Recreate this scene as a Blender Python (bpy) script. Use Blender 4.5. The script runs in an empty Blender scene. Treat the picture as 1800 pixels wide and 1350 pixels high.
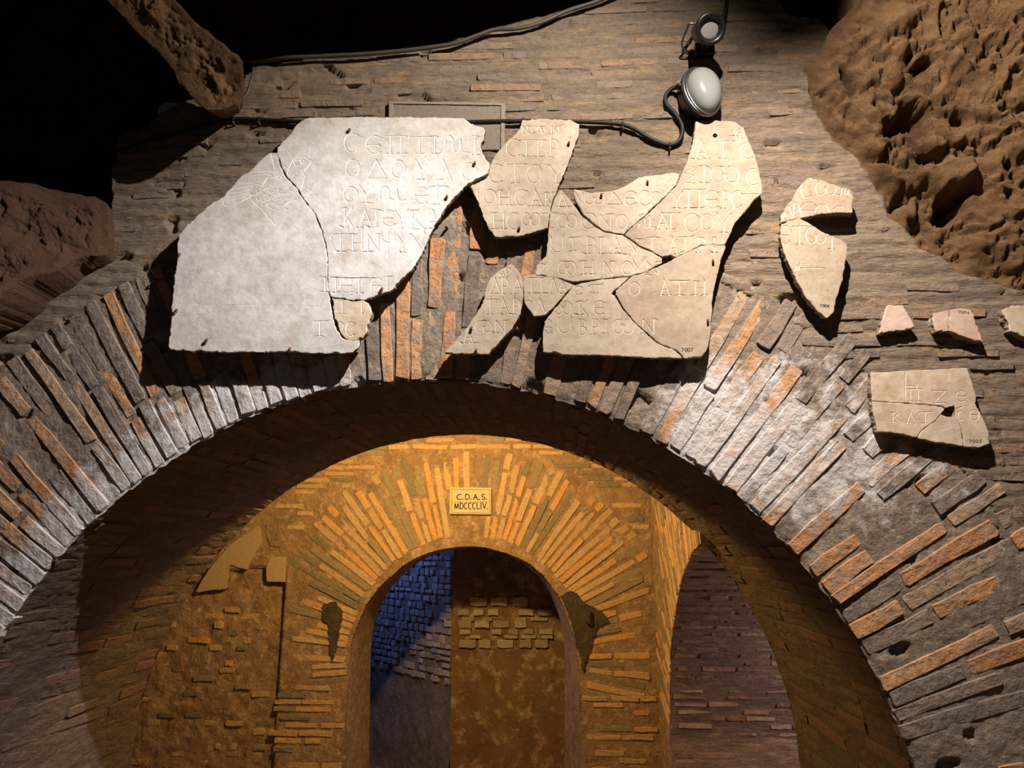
import bpy, bmesh, math, random
import numpy as np
from mathutils import Vector, Matrix, geometry
from math import radians, cos, sin, pi, tau

random.seed(11)
rng = np.random.default_rng(5)
S = bpy.context.scene
COL = S.collection

# ------------------------------------------------------------------ camera, world, lights
EYE = 1.6
PITCH, YAW, FPX = radians(12.8), radians(2.8), 1300.0
cam = bpy.data.cameras.new('camera'); cam.sensor_width = 36; cam.lens = 26.0
cam.clip_start = 0.05
camo = bpy.data.objects.new('camera', cam); COL.objects.link(camo)
camo.location = (0, 0, EYE); camo.rotation_euler = (radians(90) + PITCH, 0, YAW)
S.camera = camo
S.view_settings.view_transform = 'Standard'; S.view_settings.look = 'None'
S.view_settings.exposure = 0.0; S.view_settings.gamma = 1.0
S.view_settings.use_curve_mapping = False

w = bpy.data.worlds.new('world'); S.world = w; w.use_nodes = True
w.node_tree.nodes['Background'].inputs[0].default_value = (0.75, 0.7, 0.8, 1)
w.node_tree.nodes['Background'].inputs[1].default_value = 0.006

def lamp(name, kind, loc, power, color, target=None, size=0.02, angle=120, blend=1.0):
    l = bpy.data.lights.new(name, kind); l.energy = power; l.color = color
    l.shadow_soft_size = size
    if kind == 'SPOT': l.spot_size = radians(angle); l.spot_blend = blend
    o = bpy.data.objects.new(name, l); COL.objects.link(o); o.location = loc
    if target is not None:
        o.rotation_euler = (Vector(target) - Vector(loc)).to_track_quat('-Z', 'Y').to_euler()
    return o
KEY = (0.62, 1.70, EYE + 2.60)
lamp('key_lamp', 'SPOT', KEY, 262, (1.0, 0.88, 0.76), (-1.0, 3.0, EYE + 0.15), 0.015, 142, 1.0)
lamp('slab_fill', 'SPOT', (0.60, 1.69, EYE + 2.62), 150, (0.92, 0.95, 1.0), (-1.75, 3.0, EYE + 0.45), 0.015, 46, 1.0)  # added fill beside the key, lifts the left slabs
lamp('side_fill', 'SPOT', (0.63, 1.70, EYE + 2.61), 430, (1.0, 0.86, 0.74), (2.3, 2.9, EYE - 0.5), 0.015, 104, 1.0)  # extra spot added to brighten the right wall and tufa
lamp('low_fill', 'SPOT', (0.61, 1.70, EYE + 2.60), 260, (1.0, 0.88, 0.82), (-2.5, 3.2, EYE - 0.9), 0.015, 60, 1.0)  # made-up spot lifting the lower left wall and soffit
lamp('amber_lamp', 'POINT', (-0.83, 4.64, EYE + 0.86), 170, (1.0, 0.565, 0.155), None, 0.04)
lamp('blue_lamp', 'POINT', (-2.25, 7.72, EYE + 0.55), 30, (0.20, 0.36, 1.0), None, 0.05)
lamp('niche_fill', 'POINT', (2.55, 4.80, EYE - 0.55), 42, (1.0, 0.74, 0.72), None, 0.1)  # unseen light added to brighten the brick jamb of the niche
lamp('room_glow', 'POINT', (0.5, -1.2, EYE - 0.6), 7, (1.0, 0.88, 0.86), None, 0.5)

# ------------------------------------------------------------------ picture geometry -> place
def ray(px, py):
    x = (px - 900) / FPX; z = -(py - 675) / FPX; y = 1.0
    y, z = cos(PITCH) * y - sin(PITCH) * z, sin(PITCH) * y + cos(PITCH) * z
    x, y = cos(YAW) * x - sin(YAW) * y, sin(YAW) * x + cos(YAW) * y
    return x, y, z
def at(px, py, Y):
    x, y, z = ray(px, py); t = Y / y
    return (x * t, Y, EYE + z * t)
def atX(px, py, X):
    x, y, z = ray(px, py); t = X / x
    return (X, y * t, EYE + z * t)
def project(p):
    x, y, z = p[0], p[1], p[2] - EYE
    x, y = cos(YAW) * x + sin(YAW) * y, -sin(YAW) * x + cos(YAW) * y
    y, z = cos(PITCH) * y + sin(PITCH) * z, -sin(PITCH) * y + cos(PITCH) * z
    return (900 + FPX * x / y, 675 - FPX * z / y) if y > 0.01 else (-9999, -9999)

YF, YR, YB = 3.0, 4.46, 6.30          # front wall, rear edge of the big arch, back wall
ACX, ACZ, AR = -0.514, EYE - 1.172, 1.872

# ------------------------------------------------------------------ noise
def _h(ix, iy, iz, s):
    n = (ix * 374761393 + iy * 668265263 + iz * 1440662683 + s * 974634777) & 0xffffffff
    n = ((n ^ (n >> 13)) * 1274126177) & 0xffffffff
    n = ((n ^ (n >> 16)) * 2246822519) & 0xffffffff
    return ((n ^ (n >> 15)) & 0xffffff) / float(0xffffff) * 2 - 1
def vnoise(x, y, z, s=0):
    x, y, z = np.broadcast_arrays(np.asarray(x, float), np.asarray(y, float), np.asarray(z, float))
    fx, fy, fz = np.floor(x), np.floor(y), np.floor(z)
    ix, iy, iz = fx.astype(np.int64), fy.astype(np.int64), fz.astype(np.int64)
    u, v, t = x - fx, y - fy, z - fz
    u = u * u * (3 - 2 * u); v = v * v * (3 - 2 * v); t = t * t * (3 - 2 * t)
    r = 0
    for a in (0, 1):
        for b in (0, 1):
            for c in (0, 1):
                r = r + _h(ix + a, iy + b, iz + c, s) * (u if a else 1 - u) * (v if b else 1 - v) * (t if c else 1 - t)
    return r
def fbm(x, y, z, octv=4, s=0, gain=0.5):
    r = 0; a = 1; f = 1; tot = 0
    for i in range(octv):
        r = r + a * vnoise(x * f + 7.3 * i, y * f + 3.1 * i, z * f + 1.7 * i, s + i); tot += a
        a *= gain; f *= 2.03
    return r / tot

# ------------------------------------------------------------------ objects
def tag(o, label=None, cat=None, group=None, kind=None):
    if label: o['label'] = label
    if cat: o['category'] = cat
    if group: o['group'] = group
    if kind: o['kind'] = kind
    return o
def mobj(name, V, Fc, mats, parent=None, smooth=False, mi=None, origin=None):
    me = bpy.data.meshes.new(name)
    V = np.asarray(V, float)
    if origin is not None: V = V - np.asarray(origin, float)
    me.from_pydata([tuple(v) for v in V.tolist()], [], [tuple(int(i) for i in f) for f in Fc])
    for m in (mats if isinstance(mats, (list, tuple)) else [mats]): me.materials.append(m)
    if mi is not None: me.polygons.foreach_set('material_index', np.asarray(mi, dtype=np.int32))
    if smooth: me.polygons.foreach_set('use_smooth', [True] * len(me.polygons))
    me.update()
    o = bpy.data.objects.new(name, me); COL.objects.link(o)
    if origin is not None: o.location = tuple(origin)
    if parent is not None:
        o.parent = parent
        if origin is not None: o.location = Vector(origin) - parent.location
    return o
def empty(name, loc):
    o = bpy.data.objects.new(name, None); COL.objects.link(o); o.location = loc; o.empty_display_size = 0.1
    return o
def bmobj(name, bm, mat, parent=None, smooth=True, origin=None):
    me = bpy.data.meshes.new(name)
    bm.normal_update(); bm.to_mesh(me); bm.free()
    if origin is not None: me.transform(Matrix.Translation(-Vector(origin)))
    me.materials.append(mat)
    if smooth: me.polygons.foreach_set('use_smooth', [True] * len(me.polygons))
    o = bpy.data.objects.new(name, me); COL.objects.link(o)
    if origin is not None: o.location = origin
    if parent is not None:
        o.parent = parent
        if origin is not None: o.location = Vector(origin) - parent.location
    return o

# ------------------------------------------------------------------ materials
class NT:
    def __init__(s, name):
        s.m = bpy.data.materials.new(name); s.m.use_nodes = True
        s.t = s.m.node_tree; s.n = s.t.nodes; s.b = s.n['Principled BSDF']
        s.pos = s.n.new('ShaderNodeNewGeometry').outputs['Position']
    def link(s, a, b): s.t.links.new(a, b)
    def setin(s, sock, v):
        if hasattr(v, 'links'): s.link(v, sock)
        else: sock.default_value = v
    def math(s, op, a, b=0.0, c=None, clamp=False):
        n = s.n.new('ShaderNodeMath'); n.operation = op; n.use_clamp = clamp
        s.setin(n.inputs[0], a); s.setin(n.inputs[1], b)
        if c is not None: s.setin(n.inputs[2], c)
        return n.outputs[0]
    def noise(s, scale, detail=4, rough=0.55, stretch=None, rot=None, dist=0.0):
        v = s.pos
        if stretch or rot:
            mp = s.n.new('ShaderNodeMapping'); s.link(v, mp.inputs[0])
            if rot: mp.inputs['Rotation'].default_value = rot
            if stretch: mp.inputs['Scale'].default_value = stretch
            v = mp.outputs[0]
        n = s.n.new('ShaderNodeTexNoise'); n.inputs['Scale'].default_value = scale
        n.inputs['Detail'].default_value = detail; n.inputs['Roughness'].default_value = rough
        n.inputs['Distortion'].default_value = dist
        s.link(v, n.inputs['Vector']); return n.outputs[0]
    def ramp(s, f, stops, interp='LINEAR'):
        n = s.n.new('ShaderNodeValToRGB'); n.color_ramp.interpolation = interp
        e = n.color_ramp.elements
        while len(e) < len(stops): e.new(0.5)
        for i, (p, c) in enumerate(stops):
            e[i].position = p
            e[i].color = (c, c, c, 1) if not isinstance(c, (tuple, list)) else (*c, 1)
        s.link(f, n.inputs[0]); return n.outputs[0]
    def mix(s, f, a, b, mode='MIX'):
        n = s.n.new('ShaderNodeMix'); n.data_type = 'RGBA'; n.blend_type = mode
        s.setin(n.inputs[0], f)
        s.setin(n.inputs[6], a if hasattr(a, 'links') else (*a, 1)); s.setin(n.inputs[7], b if hasattr(b, 'links') else (*b, 1))
        return n.outputs[2]
    def bump(s, h, strength=0.5, dist=0.01):
        n = s.n.new('ShaderNodeBump'); n.inputs['Strength'].default_value = strength
        n.inputs['Distance'].default_value = dist; s.link(h, n.inputs['Height'])
        if s.b.inputs['Normal'].links: s.link(s.b.inputs['Normal'].links[0].from_socket, n.inputs['Normal'])
        s.link(n.outputs[0], s.b.inputs['Normal'])
    def out(s, col, rough=0.92, spec=0.15):
        s.setin(s.b.inputs['Base Color'], col if hasattr(col, 'links') else (*col, 1)); s.setin(s.b.inputs['Roughness'], rough)
        s.b.inputs['Specular IOR Level'].default_value = spec
        return s.m

def limescale(t):
    """salt bloom: lies along the arch's lower edge, widest on the right flank"""
    sp = t.n.new('ShaderNodeSeparateXYZ'); t.link(t.pos, sp.inputs[0])
    dx = t.math('SUBTRACT', sp.outputs[0], ACX); dz = t.math('SUBTRACT', sp.outputs[2], ACZ)
    r = t.math('SQRT', t.math('ADD', t.math('MULTIPLY', dx, dx), t.math('MULTIPLY', dz, dz)))
    d = t.math('SUBTRACT', r, AR)
    right = t.math('MULTIPLY', t.math('SUBTRACT', sp.outputs[0], 0.36), 4.0, clamp=True)
    lowr = t.math('MULTIPLY', t.math('SUBTRACT', sp.outputs[2], 1.55), 2.6, clamp=True)
    topr = t.math('MULTIPLY', t.math('SUBTRACT', 2.52, sp.outputs[2]), 5.0, clamp=True)
    right = t.math('MULTIPLY', t.math('MULTIPLY', right, lowr), topr)
    left = t.math('MULTIPLY', t.math('SUBTRACT', -0.70, sp.outputs[0]), 4.0, clamp=True)
    fr = t.math('SUBTRACT', 1.0, t.math('DIVIDE', d, 1.10), clamp=True)
    fl = t.math('SUBTRACT', 1.0, t.math('DIVIDE', d, 0.36), clamp=True)
    a = t.math('ADD', t.math('MULTIPLY', right, fr), t.math('MULTIPLY', left, fl))
    n = t.noise(9.0, 7, 0.68, dist=0.4)
    k = t.math('ADD', t.math('MULTIPLY', a, 0.46), n)
    return t.ramp(k, [(0.0, 0), (0.66, 0), (0.84, 1), (1.0, 1)])

def brick_mat(name, pal, mortar, smear=0.5, stretch=None, salt=False, dark=None, bs=1.0):
    t = NT(name)
    oi = t.n.new('ShaderNodeObjectInfo')
    c = t.ramp(oi.outputs['Random'], [(i / len(pal), p) for i, p in enumerate(pal)], 'CONSTANT')
    v = t.noise(38, 6, 0.7)
    c = t.mix(0.85, c, t.ramp(v, [(0.2, (0.62, 0.60, 0.58)), (0.5, (1, 1, 1)), (0.8, (1.30, 1.25, 1.2))]), 'MULTIPLY')
    sm = t.ramp(t.noise(13, 6, 0.65), [(0, 0), (1 - smear - 0.06, 0), (1 - smear + 0.10, 0.85), (1, 0.85)])
    c = t.mix(sm, c, mortar)
    pit = t.ramp(t.noise(60, 3, 0.6), [(0, 1), (0.30, 1), (0.38, 0), (1, 0)])
    c = t.mix(t.math('MULTIPLY', pit, 0.6), c, (0.02, 0.016, 0.013))
    if salt: c = t.mix(t.math('MULTIPLY', limescale(t), 0.85), c, (0.66, 0.64, 0.64))
    t.bump(t.noise(120, 5, 0.7), 0.5 * bs, 0.006)
    t.bump(t.noise(22, 5, 0.6), 0.7 * bs, 0.02)
    return t.out(c, 0.93, 0.2)

def mortar_mat(name, base, alt, stain, salt=False, scale=7, bs=1.0, stretch=None, ochre=None):
    t = NT(name)
    c = t.mix(t.ramp(t.noise(scale, 7, 0.65, stretch), [(0.35, 0), (0.62, 1)]), base, alt)
    c = t.mix(t.ramp(t.noise(scale * 2.3, 6, 0.7, stretch), [(0.52, 0), (0.66, 0.9)]), c, stain)
    if ochre: c = t.mix(t.ramp(t.noise(scale * 1.7, 5, 0.6, stretch, (0.3, 0, 0)), [(0.60, 0), (0.68, 0.75)]), c, ochre)
    v = t.noise(55, 6, 0.75)
    c = t.mix(0.8, c, t.ramp(v, [(0.25, (0.55, 0.53, 0.52)), (0.5, (1, 1, 1)), (0.78, (1.35, 1.3, 1.25))]), 'MULTIPLY')
    if salt: c = t.mix(t.math('MULTIPLY', limescale(t), 0.9), c, (0.70, 0.68, 0.68))
    t.bump(t.noise(140, 5, 0.75), 0.5 * bs, 0.006)
    t.bump(t.noise(30, 6, 0.65, stretch), 0.8 * bs, 0.02)
    return t.out(c, 0.95, 0.15)

PAL_RING = [(0.32, 0.24, 0.18), (0.53, 0.27, 0.125), (0.21, 0.17, 0.145), (0.58, 0.33, 0.17), (0.30, 0.225, 0.18), (0.55, 0.29, 0.14), (0.18, 0.145, 0.125), (0.50, 0.25, 0.12), (0.24, 0.19, 0.16), (0.44, 0.30, 0.20)]
PAL_WALL = [(0.24, 0.185, 0.14), (0.30, 0.20, 0.13), (0.19, 0.155, 0.13), (0.27, 0.20, 0.15), (0.33, 0.20, 0.12), (0.20, 0.165, 0.14)]
M_RING = brick_mat('voussoir_brick', PAL_RING, (0.31, 0.245, 0.19), 0.48, salt=True)
M_RINGM = mortar_mat('voussoir_mortar', (0.31, 0.245, 0.195), (0.21, 0.17, 0.14), (0.42, 0.34, 0.25), salt=True)
M_WALL = brick_mat('course_brick', PAL_WALL, (0.235, 0.185, 0.145), 0.52)
M_WALLM = mortar_mat('course_mortar', (0.275, 0.212, 0.155), (0.20, 0.16, 0.125), (0.33, 0.25, 0.17), stretch=(0.45, 1, 2.2), ochre=(0.42, 0.28, 0.12))
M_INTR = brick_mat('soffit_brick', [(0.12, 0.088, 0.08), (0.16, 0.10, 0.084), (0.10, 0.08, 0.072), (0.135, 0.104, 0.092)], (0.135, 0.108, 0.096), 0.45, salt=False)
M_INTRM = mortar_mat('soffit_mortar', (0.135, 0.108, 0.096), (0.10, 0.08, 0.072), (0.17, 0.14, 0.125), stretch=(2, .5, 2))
M_BACK = brick_mat('amber_room_brick', [(0.56, 0.42, 0.28), (0.66, 0.46, 0.26), (0.26, 0.25, 0.21), (0.62, 0.48, 0.33), (0.68, 0.43, 0.23), (0.34, 0.31, 0.25), (0.60, 0.46, 0.32)], (0.46, 0.38, 0.28), 0.32)
M_BACKM = mortar_mat('amber_room_mortar', (0.50, 0.36, 0.26), (0.32, 0.235, 0.175), (0.66, 0.53, 0.41), bs=1.3)
M_BLOCK = brick_mat('tufa_block', [(0.46, 0.42, 0.33), (0.40, 0.36, 0.29), (0.52, 0.47, 0.37)], (0.3, 0.26, 0.2), 0.22)
M_PLAST = mortar_mat('brown_plaster', (0.30, 0.20, 0.13), (0.20, 0.135, 0.09), (0.60, 0.47, 0.35), scale=4, bs=0.5)
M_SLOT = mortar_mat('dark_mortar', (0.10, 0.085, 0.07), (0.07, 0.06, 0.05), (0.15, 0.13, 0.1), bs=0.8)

def tufa_mat(name, a, b, c_):
    t = NT(name)
    c = t.mix(t.ramp(t.noise(3.0, 7, 0.6), [(0.35, 0), (0.65, 1)]), a, b)
    c = t.mix(t.ramp(t.noise(11, 6, 0.7), [(0.50, 0), (0.72, 0.8)]), c, c_)
    sp = t.ramp(t.noise(150, 2, 0.5), [(0, 0), (0.74, 0), (0.78, 1), (1, 1)])
    c = t.mix(t.math('MULTIPLY', sp, 0.6), c, (0.55, 0.47, 0.37))
    t.bump(t.noise(90, 7, 0.8), 1.0, 0.012); t.bump(t.noise(20, 7, 0.72), 1.0, 0.045)
    return t.out(c, 0.97, 0.08)
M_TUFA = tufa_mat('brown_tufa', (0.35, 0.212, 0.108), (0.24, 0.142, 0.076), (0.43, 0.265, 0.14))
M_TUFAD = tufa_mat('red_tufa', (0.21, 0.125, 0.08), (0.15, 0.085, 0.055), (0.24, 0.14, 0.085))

def marble(name, a, b, stain, amt=0.35, vein=True):
    t = NT(name)
    c = t.mix(t.ramp(t.noise(5, 7, 0.65, (1.0, 1, 2.0), (0, radians(38), 0)), [(0.38, 0), (0.66, 1)]), a, b)
    c = t.mix(t.ramp(t.noise(8, 6, 0.7), [(0.50, 0), (0.72, amt)]), c, stain)
    v = t.noise(70, 5, 0.7)
    c = t.mix(0.6, c, t.ramp(v, [(0.3, (0.80, 0.78, 0.76)), (0.55, (1, 1, 1)), (0.8, (1.1, 1.1, 1.1))]), 'MULTIPLY')
    c = t.mix(0.8, c, t.ramp(t.noise(19, 7, 0.72), [(0.30, (0.72, 0.64, 0.58)), (0.5, (0.97, 0.95, 0.93)), (0.68, (1.1, 1.1, 1.1))]), 'MULTIPLY')
    c = t.mix(t.ramp(t.noise(3.1, 5, 0.6), [(0.50, 0), (0.70, 0.35)]), c, stain)
    sp = t.ramp(t.noise(45, 3, 0.55), [(0, 0), (0.70, 0), (0.75, 1), (1, 1)])
    c = t.mix(t.math('MULTIPLY', sp, 0.5), c, (0.30, 0.20, 0.11))
    t.bump(t.noise(160, 4, 0.7), 0.22, 0.003); t.bump(t.noise(25, 4, 0.5), 0.3, 0.010)
    return t.out(c, 0.7, 0.3)
M_MW = marble('white_marble', (0.70, 0.69, 0.675), (0.56, 0.545, 0.52), (0.50, 0.43, 0.34), 0.35)
M_MC = marble('cream_marble', (0.57, 0.50, 0.41), (0.46, 0.395, 0.315), (0.44, 0.33, 0.23), 0.5)
M_MT = marble('tan_marble', (0.46, 0.385, 0.30), (0.37, 0.30, 0.235), (0.36, 0.26, 0.18), 0.5)
M_MP = marble('pink_marble', (0.62, 0.46, 0.38), (0.54, 0.38, 0.30), (0.66, 0.56, 0.50), 0.6)
M_MY = marble('stained_marble', (0.68, 0.59, 0.48), (0.56, 0.47, 0.37), (0.48, 0.31, 0.16), 0.65)
def flat(name, col, rough=0.6, spec=0.3, metal=0.0, b=0.0, var=0.5):
    t = NT(name)
    c = t.mix(var, col, t.ramp(t.noise(60, 4, 0.6), [(0.3, tuple(x * 0.7 for x in col)), (0.7, tuple(min(1, x * 1.25) for x in col))]))
    t.b.inputs['Metallic'].default_value = metal
    if b: t.bump(t.noise(150, 3, 0.6), b, 0.002)
    return t.out(c, rough, spec)
M_GROOVE = flat('cut_letter', (0.68, 0.61, 0.51), 0.8, 0.1)
M_GROOVEW = flat('cut_letter_white', (0.80, 0.78, 0.75), 0.8, 0.1)
M_CRACK = flat('hairline_dark', (0.10, 0.075, 0.05), 0.9, 0.05)
M_EDGE = mortar_mat('broken_edge', (0.40, 0.33, 0.25), (0.22, 0.17, 0.12), (0.5, 0.42, 0.33), scale=14)
M_INK = flat('black_ink', (0.012, 0.012, 0.012), 0.7, 0.1)
M_RUST = flat('rust', (0.16, 0.055, 0.03), 0.85, 0.2, b=0.4)
M_CABLE = flat('black_cable', (0.014, 0.013, 0.013), 0.55, 0.3)
M_CABLEG = flat('dusty_cable', (0.075, 0.066, 0.052), 0.5, 0.4)
M_BLACK = flat('black_plastic', (0.012, 0.012, 0.013), 0.35, 0.5)
M_STEEL = flat('grey_metal', (0.20, 0.20, 0.205), 0.3, 0.5, 0.85)
M_OPAL = flat('opal_glass', (0.25, 0.265, 0.26), 0.16, 0.5, var=0.0)
M_LENS = flat('frosted_lens', (0.30, 0.29, 0.285), 0.3, 0.5, var=0.1)

# ------------------------------------------------------------------ polygon tools (numpy)
def inside(P, poly):
    P = np.asarray(P, float); poly = np.asarray(poly, float)
    r = np.zeros(len(P), bool); a = poly; b = np.roll(poly, -1, 0)
    for (x1, y1), (x2, y2) in zip(a, b):
        if y1 == y2: continue
        c = ((y1 > P[:, 1]) != (y2 > P[:, 1])) & (P[:, 0] < (x2 - x1) * (P[:, 1] - y1) / (y2 - y1) + x1)
        r ^= c
    return r
def segdist(P, A, B):
    """distance and nearest point from P to segments AB"""
    P = np.asarray(P, float); best = np.full(len(P), 1e9); near = P.copy()
    for a, b in zip(A, B):
        d = b - a; L = max(1e-12, d @ d)
        t = np.clip(((P - a) @ d) / L, 0, 1)[:, None]
        q = a + t * d; e = np.hypot(*(P - q).T); m = e < best
        best[m] = e[m]; near[m] = q[m]
    return best, near
def densify(poly, step, jit=0.0, seed=0, closed=True):
    poly = np.asarray(poly, float); out = []
    n = len(poly)
    for i in range(n if closed else n - 1):
        a, b = poly[i], poly[(i + 1) % n]; L = np.hypot(*(b - a)); k = max(1, int(round(L / step)))
        nn = np.array([-(b - a)[1], (b - a)[0]]) / max(L, 1e-9)
        for j in range(k):
            p = a + (b - a) * j / k
            if jit and j: p = p + nn * jit * float(vnoise(p[0] / 5.0, p[1] / 5.0, seed, 3) + 0.6 * vnoise(p[0] / 14.0, p[1] / 14.0, seed, 4))
            out.append(p)
    if not closed: out.append(poly[-1])
    return np.array(out)

# grid clipped by a keep() test with its rim pulled to the outline
def clip_grid(us, vs, keep, snap, surf, skirt, name, mat, parent=None, smooth=True):
    U, V = np.meshgrid(us, vs, indexing='ij'); nu, nv = U.shape
    P = np.c_[U.ravel(), V.ravel()]; k = keep(P)
    idx = np.arange(nu * nv).reshape(nu, nv)
    q = np.stack([idx[:-1, :-1], idx[1:, :-1], idx[1:, 1:], idx[:-1, 1:]], -1).reshape(-1, 4)
    kk = k[q].sum(1); q = q[kk >= 2]
    used = np.zeros(nu * nv, bool); used[q.ravel()] = True
    out = used & ~k
    if out.any(): P[out] = snap(P[out])
    remap = -np.ones(nu * nv, int); remap[used] = np.arange(used.sum())
    q = remap[q]; P = P[used]
    W = surf(P)
    F = [tuple(x) for x in q.tolist()]
    # rim
    ed = {}
    for f in F:
        for i in range(4):
            a, b = f[i], f[(i + 1) % 4]; key = (min(a, b), max(a, b)); ed[key] = ed.get(key, 0) + 1 if key not in ed else 2
            if ed[key] == 1: pass
    cnt = {}
    for f in F:
        for i in range(4):
            a, b = f[i], f[(i + 1) % 4]; key = (min(a, b), max(a, b)); cnt[key] = cnt.get(key, []) + [(a, b)]
    rim = [v[0] for v in cnt.values() if len(v) == 1]
    Vs = W.tolist()
    if skirt is not None:
        m = {}
        for a, b in rim:
            for i in (a, b):
                if i not in m: m[i] = len(Vs); Vs.append(list(skirt(W[i])))
        for a, b in rim: F.append((b, a, m[a], m[b]))
    return mobj(name, Vs, F, mat, parent, smooth)

# ------------------------------------------------------------------ bricks: twelve shared shapes
def unit_brick(seed, rnd=0.22):
    r = random.Random(seed); n = 12; ring = []
    pts = []
    for bx, bz in ((.5, -.36), (.487, -.5), (.2, -.5), (-.16, -.5), (-.487, -.5), (-.5, -.36), (-.5, .36), (-.487, .5), (-.2, .5), (.16, .5), (.487, .5), (.5, .36)):
        pts.append((bx + (r.uniform(-.02, .008) if abs(bx) > .45 else r.uniform(-.08, .08)), bz * (1 + r.uniform(-.24, .08))))
    V = [(x, 0.5, z) for x, z in pts] + [(x, -0.43 + r.uniform(-.03, .03), z) for x, z in pts] + [(x * .988, -0.5 + r.uniform(-.025, .025), z * .90) for x, z in pts]
    V.append((r.uniform(-.15, .15), -0.51, 0))
    F = []
    for i in range(n):
        j = (i + 1) % n
        F.append((i, j, n + j, n + i)); F.append((n + i, n + j, 2 * n + j, 2 * n + i)); F.append((2 * n + i, 2 * n + j, 3 * n))
    me = bpy.data.meshes.new('brick'); me.from_pydata(V, [], F)
    bm = bmesh.new(); bm.from_mesh(me); bmesh.ops.recalc_face_normals(bm, faces=bm.faces)
    if sum((f.normal.y * f.calc_area() for f in bm.faces if len(f.verts) == 3)) > 0: bmesh.ops.reverse_faces(bm, faces=bm.faces)
    bm.to_mesh(me); bm.free()
    return me
UB = [unit_brick(i) for i in range(12)]
MATMESH = {}
def brick_mesh(i, mat):
    k = (i, mat.name)
    if k not in MATMESH:
        m = UB[i].copy(); m.materials.append(mat); MATMESH[k] = m
    return MATMESH[k]

def place(items, parent, mat, name='brick', cap=295):
    """items: (centre, along, out, length, thick, depth); nearest to view are parts, rest one joined part"""
    vis = []
    for it in items:
        px, py = project(it[0])
        near = -60 < px < 1860 and -60 < py < 1410
        vis.append((0 if near else 1, Vector(it[0]).length, it))
    vis.sort(key=lambda v: (v[0], v[1]))
    rest = []
    for n, (_, _, it) in enumerate(vis):
        c, al, out, L, T, D = it
        al = Vector(al).normalized(); out = Vector(out).normalized(); up = al.cross(out).normalized()
        rot = Matrix((al, -out, up)).transposed().to_4x4()
        if rot.determinant() < 0:
            up = -up; rot = Matrix((al, -out, up)).transposed().to_4x4()
        tilt = Matrix.Rotation(random.gauss(0, .018), 4, 'Y') @ Matrix.Rotation(random.gauss(0, .02), 4, 'X') @ Matrix.Rotation(random.gauss(0, .012), 4, 'Z')
        M = Matrix.Translation(c) @ rot @ tilt @ Matrix.Diagonal((L, D, T, 1))
        k = random.randrange(12)
        if n < cap:
            o = bpy.data.objects.new(name, brick_mesh(k, mat)); COL.objects.link(o)
            o.parent = parent; o.matrix_local = M
        else: rest.append((k, M))
    if rest:
        V, F = [], []
        for k, M in rest:
            b = len(V); V += [tuple(M @ v.co) for v in UB[k].vertices]
            F += [tuple(b + i for i in p.vertices) for p in UB[k].polygons]
        o = mobj(name + '_remainder', V, F, mat, parent, False); o['kind'] = 'stuff'
        o['label'] = 'remaining small bricks further along the same masonry'

# ================================================================== FRONT WALL
WALLPX = [(-500, 900), (-300, 640), (0, 545), (100, 492), (190, 445), (191, 400), (196, 345), (196, 310), (205, 268), (212, 236), (262, 214), (302, 188), (345, 170), (400, 148), (430, 133), (450, 117), (500, 108), (600, 101), (700, 92), (780, 76), (870, 50), (960, 26), (1050, 2), (1100, -60), (1340, -90), (1362, -20), (1372, 4), (1385, 22), (1405, 33), (1440, 30), (1455, 50), (1466, 52), (1462, 72), (1470, 88), (1455, 102), (1430, 112), (1422, 135), (1420, 152), (1428, 175), (1436, 200), (1452, 225), (1466, 248), (1480, 256), (1500, 272), (1517, 292), (1530, 316), (1550, 345), (1560, 378), (1580, 392), (1600, 412), (1618, 438), (1650, 452), (1690, 480), (1740, 498), (1800, 515), (2000, 600), (2300, 700)]
def flatX(p): return (at(p[0], p[1], YF)[0], at(p[0], p[1], YF)[2])
WP = [flatX(p) for p in WALLPX]
WP = densify(np.array(WP), 0.02, 0.0, 1, closed=False)
WP[:, 0] += 0.008 * fbm(WP[:, 0] * 25, WP[:, 1] * 25, 0, 2, 5); WP[:, 1] += 0.010 * fbm(WP[:, 0] * 25, WP[:, 1] * 25, 9, 2, 6)
WPOLY = np.vstack([WP, [(WP[-1][0], -0.62), (WP[0][0], -0.62)]])

wall_front = None
def wf_keep(P):
    r = np.hypot(P[:, 0] - ACX, P[:, 1] - ACZ)
    op = np.where(P[:, 1] > ACZ, r < AR + 0.74, np.abs(P[:, 0] - ACX) < AR + 0.01)
    return inside(P, WPOLY) & ~op
def wf_snap(P):
    _, q = segdist(P, WPOLY, np.roll(WPOLY, -1, 0)); r = P.copy()
    inn = ~inside(P, WPOLY); r[inn] = q[inn]; return r
def wf_y(x, z):
    y = YF + 0.010 * fbm(x * 7, z * 16, 0, 4, 1) + 0.006 * fbm(x * 40, z * 60, 0, 3, 2)
    y += 0.003 * np.sin(z * tau / 0.062 + 1.4 * vnoise(x * 2, z * 6, 1, 8))
    y += np.where(vnoise(x * 9, z * 17, 3, 4) > 0.74, 0.022, 0.0)
    return y
def wf_surf(P):
    return np.c_[P[:, 0], wf_y(P[:, 0], P[:, 1]), P[:, 1]]
x0, x1 = WP[0][0], WP[-1][0]
wall_front = clip_grid(np.arange(x0, x1, 0.0125), np.arange(-0.60, 4.4, 0.0125), wf_keep, wf_snap, wf_surf,
                       lambda p: (p[0], p[1] + 0.30, p[2]), 'wall_front', M_WALLM)
tag(wall_front, 'weathered brick wall face above the big arch, smeared with grey mortar', kind='structure')

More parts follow.
